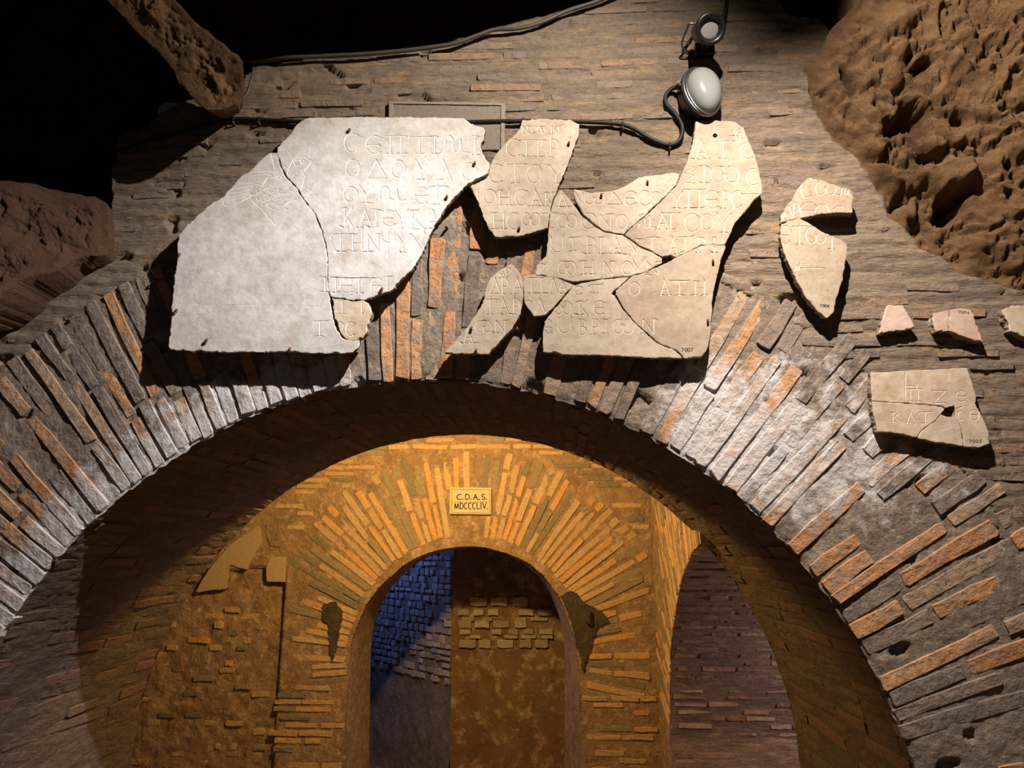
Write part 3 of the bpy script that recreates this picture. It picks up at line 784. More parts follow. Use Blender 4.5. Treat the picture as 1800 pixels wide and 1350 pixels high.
# ================================================================== INSCRIBED STONES
def arc(cx, cy, rx, ry, a0, a1, n=10):
    return [(cx + rx * cos(radians(a0 + (a1 - a0) * i / n)), cy + ry * sin(radians(a0 + (a1 - a0) * i / n))) for i in range(n + 1)]
G = {
 'C': [arc(.62, .5, .60, .5, -55, -305, 14)],
 'E': [arc(.62, .5, .60, .5, -55, -305, 14), [(.04, .52), (.85, .52)]],
 'O': [arc(.5, .5, .5, .5, 0, 360, 18)],
 'Q': [arc(.5, .5, .5, .5, 0, 360, 18), [(.1, .5), (.9, .5)]],
 'P_': [[(-.08, .0), (1.08, .0)], [(.2, .0), (.2, 1)], [(.8, .0), (.8, 1)], [(.08, 1), (.32, 1)], [(.68, 1), (.92, 1)]],
 'T': [[(-.05, .03), (1.05, .0)], [(.5, .0), (.5, 1)], [(.35, 1), (.65, 1)], [(-.05, .03), (-.08, .12)]],
 'I': [[(.5, 0), (.5, 1)], [(.2, 0), (.8, 0)], [(.2, 1), (.8, 1)]],
 'D_': [[(.5, 0), (0, 1), (1.05, 1), (.46, -.05)]],
 'Y': [[(0, 0), (.5, .52), (1, 0)], [(.5, .52), (.5, 1)], [(.35, 1), (.65, 1)]],
 'L_': [[(.5, 0), (.05, 1)], [(.42, -.05), (1, 1)], [(-.05, 1), (.2, 1)]],
 'A': [[(.5, 0), (.05, 1)], [(.42, -.05), (1, 1)], [(.22, .66), (.80, .62)], [(-.05, 1), (.2, 1)], [(.85, 1), (1.1, 1)]],
 'K': [[(.12, 0), (.12, 1)], [(.9, 0), (.14, .55)], [(.3, .45), (1, 1)], [(0, 0), (.3, 0)], [(0, 1), (.3, 1)]],
 'H': [[(.12, 0), (.12, 1)], [(.88, 0), (.88, 1)], [(.12, .52), (.88, .52)], [(0, 0), (.25, 0)], [(0, 1), (.25, 1)], [(.75, 1), (1, 1)]],
 'N': [[(.1, 1), (.1, 0), (.9, 1), (.9, 0)], [(0, 1), (.2, 1)], [(.8, 0), (1, 0)]],
 'X': [[(0, 0), (1, 1)], [(1, 0), (0, 1)]],
 'P': [[(.12, 0), (.12, 1)], [(.12, .02)] + arc(.45, .28, .5, .27, -70, 100, 8) + [(.12, .55)], [(0, 1), (.28, 1)]],
 'B': [[(.12, 0), (.12, 1)], [(.12, 0)] + arc(.45, .24, .42, .24, -80, 90, 7) + [(.12, .49)], [(.12, .49)] + arc(.5, .75, .5, .25, -80, 90, 8) + [(.12, 1)]],
 'Z': [[(0, 0), (1, 0), (0, 1), (1, 1)]],
 'Z2': [[(0, 0), (1, .1), (0, .4), (1, .55), (0, .95), (1, 1)]],
 'W': [arc(.27, .5, .27, .5, -60, -360 + 60 - 60, 12)[::1], arc(.27, .5, .27, .5, -110, -360, 14), arc(.73, .5, .27, .5, 180, -70, 14)],
 'M': [arc(.10, .8, .14, .2, 90, 0, 5) + [(.25, .1)] + arc(.38, .35, .13, .35, -90, 0, 5) + arc(.62, .65, .12, .3, 180, 0, 8) + [(.75, .15)] + arc(.92, .7, .14, .3, 180, 60, 7)],
 'PSI': [[(.5, 0), (.5, 1)], arc(.5, 0, .5, .5, 180, 0, 10)],
 'U': [[(0, 0)] + arc(.5, .6, .5, .4, 180, 0, 10) + [(1, 0)]],
 'D': [[(.12, 0), (.12, 1)], [(.12, 0)] + arc(.4, .5, .6, .5, -85, 85, 10) + [(.12, 1)]],
 'V': [[(0, 0), (.5, 1), (1, 0)], [(-.1, 0), (.15, 0)], [(.85, 0), (1.1, 0)]],
 'L': [[(.15, 0), (.15, 1), (1, 1), (1, .85)], [(0, 0), (.3, 0)]],
 'S': [arc(.5, .26, .42, .26, -20, -250, 9) + arc(.5, .75, .45, .25, -70, 160, 9)],
 '.': [[(0, .9), (.3, .9), (.3, 1), (0, 1), (0, .9)]],
 '7': [[(0, 0), (1, 0), (.4, 1)]], '0': [arc(.5, .5, .5, .5, 0, 360, 10)],
 '6': [[(.9, 0), (.2, .5)] + arc(.5, .7, .4, .3, 180, -180, 10)], '2': [arc(.5, .3, .45, .3, 180, 360, 6) + [(.0, 1), (1, 1)]],
 '4': [[(.8, 1), (.8, 0), (0, .7), (1, .7)]], '-': [[(0, 0), (1, 0)]], '|': [[(.5, 0), (.5, 1)]],
}
G['W'] = [arc(.27, .5, .27, .5, -75, -360, 14), arc(.73, .5, .27, .5, 180, -105, 14)]
def glyph(ch, xa, xb, ya, yb):
    return [[(xa + (xb - xa) * u, ya + (yb - ya) * v) for u, v in st] for st in G[ch]]
# (glyph, x from, x to, y top, y bottom) read off the stones; letters cut by a crack go to both neighbours
TXT = [('C', 605, 629, 234, 268), ('E', 643, 668, 238, 270), ('P_', 680, 712, 239, 270), ('T', 721, 754, 240, 270), ('I', 760, 769, 239, 270), ('M', 770, 822, 238, 268), ('I', 829, 841, 239, 272),
 ('O', 608, 632, 280, 310), ('D_', 646, 678, 281, 313), ('O', 688, 712, 281, 312), ('Y', 731, 752, 281, 315), ('L_', 770, 794, 284, 316), ('O', 812, 838, 286, 316),
 ('C', 859, 881, 288, 321), ('T', 892, 920, 288, 321), ('O', 926, 952, 289, 321), ('Y', 966, 989, 290, 322),
 ('N', 918, 928, 221, 234), ('T', 929, 942, 222, 234), ('W', 945, 959, 222, 232), ('N', 968, 984, 221, 235),
 ('C', 890, 912, 244, 275), ('P_', 919, 953, 246, 275), ('P', 967, 982, 244, 276), ('|', 998, 1004, 243, 250),
 ('O', 604, 629, 328, 354), ('Y', 633, 655, 328, 356), ('M', 655, 712, 327, 352), ('E', 728, 750, 329, 358), ('T', 755, 782, 327, 359),
 ('|', 838, 842, 335, 357), ('O', 850, 872, 333, 357), ('H', 876, 898, 334, 360), ('C', 906, 924, 333, 361), ('A', 932, 954, 336, 362), ('K', 958, 972, 338, 362),
 ('A', 981, 997, 338, 363), ('N', 1008, 1026, 335, 361), ('W', 1027, 1063, 338, 358), ('D_', 1065, 1093, 338, 359), ('E', 1098, 1116, 336, 360), ('C', 1123, 1141, 335, 361), ('O', 1143, 1164, 337, 361), ('Y', 1181, 1199, 338, 365), ('P_', 1204, 1236, 333, 365), ('E', 1240, 1261, 335, 366), ('P', 1270, 1283, 335, 366), ('C', 1286, 1303, 335, 365),
 ('K', 604, 621, 365, 399), ('A', 631, 654, 367, 399), ('I', 657, 666, 368, 398), ('E', 671, 692, 369, 397), ('Y', 694, 716, 369, 401), ('K', 723, 746, 370, 402), ('A', 752, 773, 370, 401),
 ('H', 866, 888, 374, 402), ('C', 891, 912, 374, 403), ('W', 917, 950, 374, 396), ('T', 953, 979, 374, 401), ('W', 980, 1014, 376, 400), ('O', 1022, 1048, 374, 402), ('N', 1053, 1076, 376, 402), ('O', 1084, 1103, 377, 402), ('M', 1115, 1152, 376, 400), ('A', 1154, 1176, 375, 403), ('T', 1167, 1192, 374, 403), ('C', 1203, 1225, 375, 407), ('O', 1232, 1254, 376, 404), ('Y', 1262, 1284, 376, 408),
 ('T', 585, 613, 411, 442), ('H', 618, 639, 411, 442), ('N', 644, 668, 411, 442), ('PSI', 670, 694, 411, 442), ('Y', 697, 720, 411, 443), ('X', 723, 745, 411, 443),
 ('U', 969, 990, 417, 443), ('T', 1000, 1016, 417, 440), ('P', 1031, 1045, 416, 446), ('I', 1053, 1060, 417, 446), ('A', 1077, 1093, 420, 446), ('N', 1102, 1122, 420, 447), ('T', 1139, 1154, 417, 440), ('A', 1176, 1191, 419, 446), ('T', 1194, 1215, 416, 442), ('P', 1226, 1240, 417, 444), ('H', 1254, 1272, 417, 444),
 ('I', 566, 577, 487, 513), ('I', 587, 594, 488, 514), ('E', 598, 619, 488, 515), ('T', 620, 643, 488, 515), ('E', 652, 670, 488, 515), ('I', 677, 685, 486, 513), ('-', 566, 590, 487, 487),
 ('Z', 946, 958, 464, 482), ('W', 981, 1012, 459, 482), ('H', 1023, 1045, 458, 482), ('N', 1060, 1079, 459, 484), ('O', 1094, 1111, 459, 482), ('Y', 1114, 1130, 460, 484), ('N', 1136, 1160, 460, 483),
 ('T', 593, 611, 528, 551), ('|', 634, 638, 528, 549), ('T', 553, 572, 564, 590), ('P', 594, 604, 566, 590), ('C', 608, 622, 566, 590),
 ('A', 875, 888, 470, 488), ('P', 889, 898, 470, 486), ('D_', 861, 879, 488, 516), ('P', 882, 894, 489, 516), ('A', 901, 919, 489, 516),
 ('T', 853, 871, 526, 552), ('A', 877, 894, 526, 551), ('P', 902, 914, 525, 552), ('A', 815, 832, 576, 603), ('W', 836, 864, 564, 584), ('N', 870, 890, 563, 585),
 ('P_', 929, 958, 488, 515), ('L_', 965, 980, 488, 515), ('A', 982, 996, 492, 515), ('C', 922, 934, 528, 551), ('D_', 940, 959, 527, 553),
 ('C', 1010, 1022, 503, 518), ('T', 1040, 1056, 500, 515), ('O', 1106, 1125, 496, 518), ('-', 1180, 1208, 493, 493), ('A', 1161, 1177, 493, 518), ('T', 1184, 1205, 494, 518), ('H', 1220, 1241, 494, 518),
 ('W', 975, 1005, 530, 552), ('K', 1017, 1032, 529, 553), ('E', 1043, 1061, 529, 553), ('E', 957, 968, 562, 587), ('U', 982, 1003, 560, 585), ('B', 1017, 1031, 561, 588), ('P', 1040, 1054, 560, 588), ('I', 1062, 1069, 562, 586), ('W', 1078, 1114, 561, 586), ('N', 1128, 1152, 560, 587),
 ('A', 1222, 1244, 249, 279), ('T', 1255, 1287, 248, 279), ('C', 1300, 1323, 250, 279), ('Z2', 1202, 1220, 291, 322), ('I', 1232, 1243, 291, 321), ('W', 1249, 1299, 292, 320), ('C', 1312, 1332, 296, 325), ('-', 1305, 1336, 341, 339), ('Y', 1289, 1298, 228, 238), ('H', 1300, 1308, 233, 243),
 ('C', 1407, 1426, 316, 347), ('W', 1433, 1470, 318, 342), ('M', 1474, 1496, 330, 342), ('A', 1376, 1394, 357, 384), ('P', 1394, 1405, 356, 384), ('E', 1406, 1432, 356, 383), ('O', 1433, 1457, 359, 385), ('C', 1464, 1482, 362, 386), ('|', 1493, 1499, 360, 375),
 ('E', 1372, 1387, 396, 429), ('T', 1394, 1417, 397, 429), ('W', 1417, 1452, 398, 427), ('T', 1453, 1472, 416, 437), ('|', 1396, 1399, 468, 476), ('|', 1400, 1402, 468, 476), ('|', 1403, 1406, 468, 476), ('-', 1410, 1448, 471, 475)]
INK = [('7', 1198, 1202, 612, 618), ('0', 1204, 1208, 612, 618), ('0', 1209, 1213, 612, 618), ('7', 1214, 1218, 612, 618),
       ('7', 1441, 1444, 535, 540), ('0', 1446, 1449, 535, 540), ('0', 1450, 1453, 535, 540), ('6', 1454, 1458, 535, 540)]
PTXT = [('P_', 1596, 1619, 684, 705), ('-', 1598, 1606, 678, 684), ('|', 1610, 1614, 676, 683), ('Z', 1641, 1662, 687, 708), ('E', 1680, 1696, 687, 706),
        ('K', 1568, 1584, 725, 741), ('L_', 1594, 1608, 725, 743), ('T', 1617, 1637, 724, 744), ('C', 1684, 1692, 722, 738), ('Q', 1704, 1721, 720, 739), ('|', 1591, 1593, 658, 700)]
PINK_ = [('7', 1703, 1708, 773, 778), ('0', 1710, 1714, 773, 778), ('0', 1716, 1720, 773, 778), ('2', 1722, 1726, 773, 778)]
def strokes(lst, mi=1, w_=2.3, d_=0.0034):
    r = []
    for ch, a, b, c, d in lst:
        for st in glyph(ch, a, b, c, d): r.append((st, mi, w_, d_))
    return r
# the bird cut in the left stone
BIRD = [
 [(478, 274), (481, 290), (483, 299)], [(436, 303), (456, 301), (476, 300), (494, 300)], [(448, 307), (465, 306), (478, 308)],
 [(391, 347), (393, 357), (396, 362), (415, 358), (436, 348), (444, 343)], [(398, 345), (420, 343), (440, 338)], [(400, 352), (425, 347), (441, 341)], [(404, 338), (425, 336), (443, 331)], [(410, 330), (430, 328), (446, 326)], [(420, 322), (440, 320), (462, 326), (470, 312)],
 [(506, 302), (510, 290), (516, 280), (524, 274), (534, 274), (542, 280), (548, 282), (544, 289), (541, 294), (534, 300), (526, 297)],
 arc(523, 286, 7, 6, 0, 360, 10), arc(531, 283, 4, 3, 0, 360, 8),
 [(506, 302), (505, 314)], [(530, 300), (536, 308), (534, 318), (532, 326), (529, 334)], [(494, 286), (500, 292), (507, 297)], [(497, 297), (503, 305), (509, 309)],
 [(480, 356), (470, 358), (468, 361), (478, 366), (492, 371), (503, 366)], [(480, 356), (490, 362), (500, 362), (508, 354)], [(496, 352), (502, 360), (515, 352)],
 [(508, 354), (520, 350), (524, 354)], [(540, 330), (548, 336), (540, 344), (552, 343)], [(440, 348), (462, 370), (484, 394)]]
for (a, b) in [(455, 348), (463, 352), (471, 349), (479, 345), (487, 340), (468, 340), (477, 336), (486, 332), (495, 338), (462, 331), (472, 328), (481, 325), (455, 336), (449, 340), (491, 347), (499, 348), (475, 310), (484, 309), (491, 311)]:
    BIRD.append(arc(a, b, 4, 3, 20, 170, 5))
LINES1 = [[(350, 535), (450, 536), (560, 538)], [(478, 465), (492, 440), (506, 415)], [(385, 500), (440, 462), (470, 445)], [(430, 600), (500, 548), (545, 520)], [(405, 605), (470, 555), (520, 525)]]
def thin(lst, mi=1, w_=1.5, d_=0.0014): return [(l, mi, w_, d_) for l in lst]
LINES2 = [[(560, 486), (620, 488), (660, 488)]]

def slab(name, outline, Yf, thick, mats, label, cat, strk=(), holes=(), jit=1.2, seed=1, parent=None, rough=0.0012, group=None, chip=0.004, lean=None, edge=4.0, grow=0.55):
    ol = densify(np.array(outline, float), edge, jit, seed)
    area = 0.5 * np.sum(ol[:, 0] * np.roll(ol[:, 1], -1) - np.roll(ol[:, 0], -1) * ol[:, 1])
    if area < 0: ol = ol[::-1]
    d = np.roll(ol, -1, 0) - np.roll(ol, 1, 0); nn = np.c_[-d[:, 1], d[:, 0]]; nn /= np.maximum(np.hypot(*nn.T), 1e-9)[:, None]
    ol = ol - nn * grow
    inset = ol + nn * 1.5
    inset = inset[inside(inset, ol)]
    n = len(ol)
    co = [tuple(p) for p in ol]; ed = [(i, (i + 1) % n) for i in range(n)]
    co += [tuple(p) for p in inset]
    A = []; B = []; Wd = []; MI = []; DD = []
    for st, mi, ww, dd in strk:
        st = np.array(st, float)
        st = densify(st, 2.5, closed=False)
        ok = inside(st, ol)
        de, _ = segdist(st, ol, np.roll(ol, -1, 0)); ok &= de > 2.2
        i = 0
        while i < len(st):
            if not ok[i]: i += 1; continue
            j = i
            while j + 1 < len(st) and ok[j + 1]: j += 1
            seg = st[i:j + 1]
            if len(seg) >= 2:
                t_ = np.gradient(seg, axis=0); t_ /= np.maximum(np.hypot(*t_.T), 1e-9)[:, None]; nr = np.c_[-t_[:, 1], t_[:, 0]] * ww / 2
                for ln in (seg, seg + nr, seg - nr):
                    b = len(co); co += [tuple(p) for p in ln]; ed += [(b + k, b + k + 1) for k in range(len(ln) - 1)]
                for k in range(len(seg) - 1): A.append(seg[k]); B.append(seg[k + 1]); Wd.append(ww / 2); MI.append(mi); DD.append(dd)
            i = j + 1
    mn, mx = ol.min(0), ol.max(0)
    gx = np.arange(mn[0], mx[0], 9.0); gy = np.arange(mn[1], mx[1], 9.0)
    Gd = np.array([(a, b) for a in gx for b in gy]) + rng.uniform(-2, 2, (len(gx) * len(gy), 2)) if len(gx) and len(gy) else np.zeros((0, 2))
    if len(Gd):
        k = inside(Gd, ol); Gd = Gd[k]; de, _ = segdist(Gd, ol, np.roll(ol, -1, 0)); Gd = Gd[de > 4]
        if A:
            de, _ = segdist(Gd, np.array(A), np.array(B)); Gd = Gd[de > 3]
        co += [tuple(p) for p in Gd]
    vc, _, fc, vo, _, _ = geometry.delaunay_2d_cdt([Vector(c) for c in co], ed, [], 0, 1e-4)
    vc = np.array([tuple(v) for v in vc])
    fc = [tuple(f) for f in fc]
    cen = np.array([vc[list(f)].mean(0) for f in fc]); k = inside(cen, ol)
    for h in holes: k &= ~inside(cen, h)
    fc = [f for f, kk in zip(fc, k) if kk]; cen = cen[k]
    de, _ = segdist(vc, ol, np.roll(ol, -1, 0)); rimv = de < 0.25
    depth = np.where(rimv, 0.0008 + chip * np.clip(fbm(vc[:, 0] / 7, vc[:, 1] / 7, seed, 3, 5) + 0.15, 0, 1), 0.0)
    depth += rough * (1 + fbm(vc[:, 0] / 40, vc[:, 1] / 40, seed, 3, 6)) * (1 - rimv * 0.5)
    fm = np.zeros(len(fc), int)
    if A:
        A_, B_ = np.array(A), np.array(B)
        bd = np.zeros(len(vc)); fb = np.full(len(fc), 9e9)
        for a, b, ww, mi, dd in zip(A_, B_, Wd, MI, DD):
            L = max(1e-12, (b - a) @ (b - a))
            m_ = (np.abs(vc[:, 0] - a[0]) < 8) & (np.abs(vc[:, 1] - a[1]) < 8); ii = np.nonzero(m_)[0]
            if len(ii):
                P = vc[ii]; t_ = np.clip(((P - a) @ (b - a)) / L, 0, 1)[:, None]; e = np.hypot(*(P - a - t_ * (b - a)).T)
                bd[ii] = np.maximum(bd[ii], dd * np.clip(1 - e / ww, 0, 1))
            m_ = (np.abs(cen[:, 0] - a[0]) < 8) & (np.abs(cen[:, 1] - a[1]) < 8); ii = np.nonzero(m_)[0]
            if len(ii):
                P = cen[ii]; t_ = np.clip(((P - a) @ (b - a)) / L, 0, 1)[:, None]; e = np.hypot(*(P - a - t_ * (b - a)).T)
                g = (e < ww * 0.9) & (e < fb[ii]); fb[ii[g]] = e[g]; fm[ii[g]] = mi
        depth = depth + bd
    def W(p, dep):
        yy = Yf if lean is None else Yf + lean(p[0], p[1])
        q = at(p[0], p[1], yy); return (q[0], q[1] + dep, q[2])
    Vw = [W(p, dd) for p, dd in zip(vc, depth)]
    # sides: find rim edges of kept faces (outer and holes)
    cnt = {}
    for f in fc:
        for i in range(3):
            a, b = f[i], f[(i + 1) % 3]; cnt.setdefault((min(a, b), max(a, b)), []).append((a, b))
    rim = [v[0] for v in cnt.values() if len(v) == 1]
    mids = {}; backs = {}; r_ = random.Random(seed)
    c0 = np.mean([Vw[i] for i in range(len(Vw))], axis=0)
    for a, b in rim:
        for i in (a, b):
            if i not in mids:
                x, y, z = Vw[i]; jj = 0.004
                mids[i] = len(Vw); Vw.append((x + r_.uniform(-jj, jj), y + thick * 0.5, z + r_.uniform(-jj, jj)))
                backs[i] = len(Vw); Vw.append((x + (c0[0] - x) * 0.02 + r_.uniform(-jj, jj), y + thick, z + (c0[2] - z) * 0.02 + r_.uniform(-jj, jj)))
    F = [f for f in fc]; mi = list(fm)
    for a, b in rim:
        F.append((b, a, mids[a], mids[b])); mi.append(len(mats) - 1)
        F.append((mids[b], mids[a], backs[a], backs[b])); mi.append(len(mats) - 1)
    F2 = []
    bmap = {}
    for f in fc:   # back face, plain
        pass
    # orient the front faces to the viewer
    a, b, c = (np.array(Vw[i]) for i in F[0]); nrm = np.cross(b - a, c - a)
    flip = nrm[1] > 0
    if flip: F = [tuple(reversed(f)) for f in F]
    # back: copy of outline ring chain as n-gon(s)
    nxt = {a: b for a, b in rim}; seen = set(); loops = []
    for s0 in list(nxt):
        if s0 in seen: continue
        lp = []; s1 = s0
        while s1 not in seen and s1 in nxt: seen.add(s1); lp.append(s1); s1 = nxt[s1]
        loops.append(lp)
    lp = max(loops, key=len)
    if len(loops) == 1 and len(lp) > 3: F.append(tuple(backs[i] for i in (lp if not flip else lp[::-1]))[::-1]); mi.append(len(mats) - 1)
    org = tuple(c0)
    o = mobj(name, Vw, F, mats, parent, False, mi, origin=org)
    if label: o['label'] = label
    if cat: o['category'] = cat
    if group: o['group'] = group
    return o

ALL = strokes(TXT) ; INKS = strokes(INK, 2, 1.3, 0.0003)
def mt(face, gr=None): return [face, gr or M_GROOVE, M_INK, M_CRACK, M_EDGE]
TL, TR_ = 0.095, 0.072
GL, GRr = 'marble pieces of the large broken inscription', None
BIRD_S = thin(BIRD, 1, 1.7, 0.0018) + thin(LINES1, 0, 1.3, 0.0006)

F1 = [(487, 269), (480, 269), (471, 271), (460, 280), (436, 304), (422, 313), (404, 333), (389, 349), (373, 358), (355, 373), (333, 393), (315, 413), (312, 431), (313, 450), (309, 469), (303, 535), (297, 609), (298, 613), (324, 615), (369, 617), (435, 618), (502, 617), (540, 619), (602, 620), (620, 618), (629, 611), (631, 598), (619, 599), (602, 595), (591, 580), (584, 558), (579, 522), (576, 504), (575, 480), (575, 453), (570, 427), (563, 402), (559, 393), (552, 375), (541, 362), (530, 347), (519, 329), (503, 313), (494, 296), (489, 281)]
F2 = [(488, 259), (497, 249), (513, 233), (520, 222), (527, 215), (544, 207), (560, 207), (620, 206), (693, 206), (760, 207), (815, 208), (827, 218), (849, 224), (852, 229), (850, 242), (844, 255), (847, 269), (860, 289), (857, 304), (840, 312), (822, 321), (809, 335), (793, 351), (778, 371), (764, 393), (751, 422), (742, 442), (733, 458), (722, 475), (702, 492), (691, 507), (671, 515), (642, 526), (613, 526), (584, 521), (581, 521), (578, 504), (577, 480), (577, 453), (573, 427), (566, 402), (562, 393), (555, 375), (544, 362), (533, 347), (522, 329), (506, 313), (497, 296), (492, 281), (487, 270)]
F2B = [(584, 524), (613, 529), (640, 529), (647, 533), (650, 540), (652, 549), (648, 569), (641, 587), (632, 593), (620, 597), (609, 595), (602, 588), (594, 570), (587, 547)]
F3 = [(919, 211), (960, 209), (1000, 210), (1018, 218), (1017, 233), (1009, 258), (998, 287), (987, 313), (979, 333), (972, 348), (967, 366), (964, 382), (962, 400), (947, 404), (918, 413), (895, 414), (871, 415), (858, 398), (849, 375), (842, 358), (831, 335), (824, 324), (839, 315), (854, 308), (863, 291), (871, 273), (889, 251), (909, 233), (915, 222)]
F4 = [(985, 334), (995, 344), (1007, 358), (1023, 381), (1043, 397), (1064, 409), (1095, 414), (1106, 421), (1123, 434), (1144, 443), (1163, 454), (1163, 462), (1140, 474), (1111, 484), (1055, 489), (1007, 494), (993, 491), (973, 486), (942, 482), (944, 466), (960, 451), (964, 422), (965, 400), (967, 382), (970, 366), (975, 349)]
F5 = [(1009, 333), (1024, 336), (1042, 339), (1078, 336), (1100, 327), (1122, 313), (1144, 309), (1182, 304), (1194, 306), (1188, 324), (1166, 347), (1143, 368), (1131, 380), (1110, 397), (1096, 411), (1064, 405), (1045, 393), (1027, 377), (1017, 361), (1009, 344)]
F6 = [(1223, 214), (1255, 212), (1291, 214), (1307, 224), (1315, 245), (1322, 262), (1331, 289), (1338, 318), (1339, 339), (1323, 353), (1310, 371), (1300, 381), (1291, 391), (1282, 413), (1273, 430), (1250, 430), (1233, 430), (1210, 441), (1188, 451), (1178, 447), (1165, 450), (1145, 440), (1125, 431), (1108, 418), (1099, 412), (1112, 399), (1133, 382), (1145, 371), (1168, 349), (1191, 325), (1198, 307), (1207, 288), (1218, 253), (1222, 230)]
F7 = [(1189, 453), (1211, 442), (1234, 432), (1250, 431), (1275, 432), (1271, 445), (1267, 455), (1260, 482), (1253, 515), (1250, 555), (1247, 595), (1243, 612), (1233, 627), (1203, 629), (1190, 615), (1156, 601), (1137, 583), (1114, 563), (1097, 541), (1083, 517), (1083, 511), (1096, 499), (1110, 487), (1140, 477), (1164, 466), (1176, 460)]
F8 = [(1009, 502), (1020, 499), (1055, 492), (1107, 487), (1094, 497), (1080, 509), (1074, 517), (1080, 520), (1093, 542), (1111, 564), (1134, 585), (1154, 603), (1187, 617), (1199, 629), (1144, 628), (1100, 625), (1040, 623), (989, 622), (973, 618), (955, 618), (955, 589), (958, 566), (967, 554), (985, 532), (1001, 512)]
F9 = [(920, 486), (940, 482), (943, 485), (975, 488), (995, 496), (1009, 501), (998, 510), (983, 527), (972, 541), (957, 553), (939, 555), (923, 533), (921, 511)]
F10 = [(899, 464), (914, 481), (919, 498), (919, 511), (919, 524), (914, 551), (899, 578), (882, 595), (858, 622), (820, 621), (782, 620), (800, 600), (822, 575), (838, 553), (849, 533), (855, 507), (862, 489), (875, 478), (889, 469)]
sl = []
sl.append(slab('marble_fragment', F1, YF - TL, 0.036, mt(M_MW, M_GROOVEW), 'large white marble piece at far left, bare below a faintly cut bird', 'stone slab', BIRD_S + ALL, seed=1, group=GL))
sl.append(slab('marble_fragment', F2, YF - TL, 0.036, mt(M_MW, M_GROOVEW), 'large white marble piece with five long Greek rows, second from the left', 'stone slab', thin(BIRD, 1, 1.7, 0.0018) + thin(LINES2, 3, 1.0, .0008) + ALL, seed=2, group=GL))
sl.append(slab('marble_fragment', F2B, YF - TL, 0.036, mt(M_MY, M_GROOVEW), 'small crumbling rounded marble chunk under the five-row white piece', 'stone slab', ALL, seed=3, jit=2.2, group=GL, chip=.012))
sl.append(slab('marble_fragment', F3, YF - TR_, 0.036, mt(M_MC), 'cream marble piece with tiny letters along its top edge, dark gap at its lower left', 'stone slab', ALL, seed=4, group=GL))
sl.append(slab('marble_fragment', F4, YF - TR_, 0.036, mt(M_MC), 'cream marble piece ending in a point at the right, middle of the inscription', 'stone slab', ALL, seed=5, group=GL, jit=.8))
sl.append(slab('marble_fragment', F5, YF - TR_, 0.036, mt(M_MC), 'wedge-shaped cream marble piece with a wavy top edge below bare brick', 'stone slab', ALL, seed=6, group=GL, jit=.8))
sl.append(slab('marble_fragment', F6, YF - TR_, 0.036, mt(M_MT), 'tall tan marble piece rising to just below the opal wall lamp', 'stone slab', ALL + [(arc(1257, 238, 2.5, 2, 0, 360, 8), 2, 3.5, .006)], seed=7, group=GL, jit=.9))
sl.append(slab('marble_fragment', F7, YF - TR_, 0.036, mt(M_MT), 'big tan marble piece at the lower right, inked 7007', 'stone slab', ALL + INKS, seed=8, group=GL, jit=.8))
sl.append(slab('marble_fragment', F8, YF - TR_, 0.036, mt(M_MC), 'cream marble piece with two short Greek rows above a ragged straight bottom', 'stone slab', ALL, seed=9, group=GL, jit=.8))
sl.append(slab('marble_fragment', F9, YF - TR_, 0.036, mt(M_MC), 'small five-sided marble piece tapering to a blunt foot', 'stone slab', ALL, seed=10, group=GL, jit=.7))
sl.append(slab('marble_fragment', F10, YF - TR_, 0.036, mt(M_MC), 'sickle-shaped marble piece standing clear at the bottom, just above the arch', 'stone slab', ALL, seed=11, group=GL, jit=.9))

# two-part piece on the right
e = empty('marble_fragment', at(1430, 430, YF)); tag(e, 'leaf-shaped tan marble with a missing dark wedge, inked 7006, on the right', 'stone slab')
FA = [(1423, 313), (1446, 318), (1474, 327), (1496, 335), (1501, 348), (1497, 358), (1499, 373), (1464, 373), (1436, 376), (1406, 383), (1388, 386), (1374, 391), (1373, 381), (1381, 366), (1396, 345), (1408, 325)]
FB = [(1374, 394), (1388, 388), (1406, 384), (1426, 395), (1451, 411), (1476, 420), (1488, 429), (1488, 441), (1484, 474), (1481, 492), (1469, 527), (1466, 547), (1454, 558), (1436, 544), (1413, 514), (1396, 482), (1378, 441), (1372, 416)]
slab('stone_piece', FA, YF - 0.068, 0.034, mt(M_MT, M_GROOVE), None, None, ALL, seed=12, parent=e)
slab('stone_piece', FB, YF - 0.068, 0.034, mt(M_MT, M_GROOVE), None, None, ALL + INKS, seed=13, parent=e)
# chips
t1 = slab('marble_chip', [(1560, 537), (1589, 537), (1597, 555), (1609, 574), (1598, 578), (1575, 579), (1546, 586), (1551, 565)], YF - 0.04, 0.036, mt(M_MP), 'pink trapezoid marble chip, left of the three chips above the cracked plaque', 'stone chip', seed=14, jit=1.6, chip=.008, group='small marble chips above the cracked plaque')
e = empty('marble_chip', at(1682, 575, YF)); tag(e, 'pink marble chip in two pieces, middle of the three chips on the right', 'stone chip', 'small marble chips above the cracked plaque')
slab('stone_piece', [(1641, 551), (1668, 546), (1668, 566), (1667, 580), (1645, 582), (1641, 570)], YF - 0.045, 0.04, mt(M_MP), None, None, seed=15, jit=1.3, parent=e, chip=.008)
slab('stone_piece', [(1670, 545), (1690, 542), (1707, 545), (1713, 562), (1720, 578), (1728, 600), (1712, 597), (1697, 591), (1669, 581)], YF - 0.045, 0.04, mt(M_MP), None, None, strokes([('7', 1685, 1689, 546, 550), ('0', 1690, 1694, 547, 551), ('0', 1695, 1699, 547, 551), ('4', 1700, 1704, 548, 552)], 2, 1.1, .0003), seed=16, jit=1.0, parent=e, chip=.008)
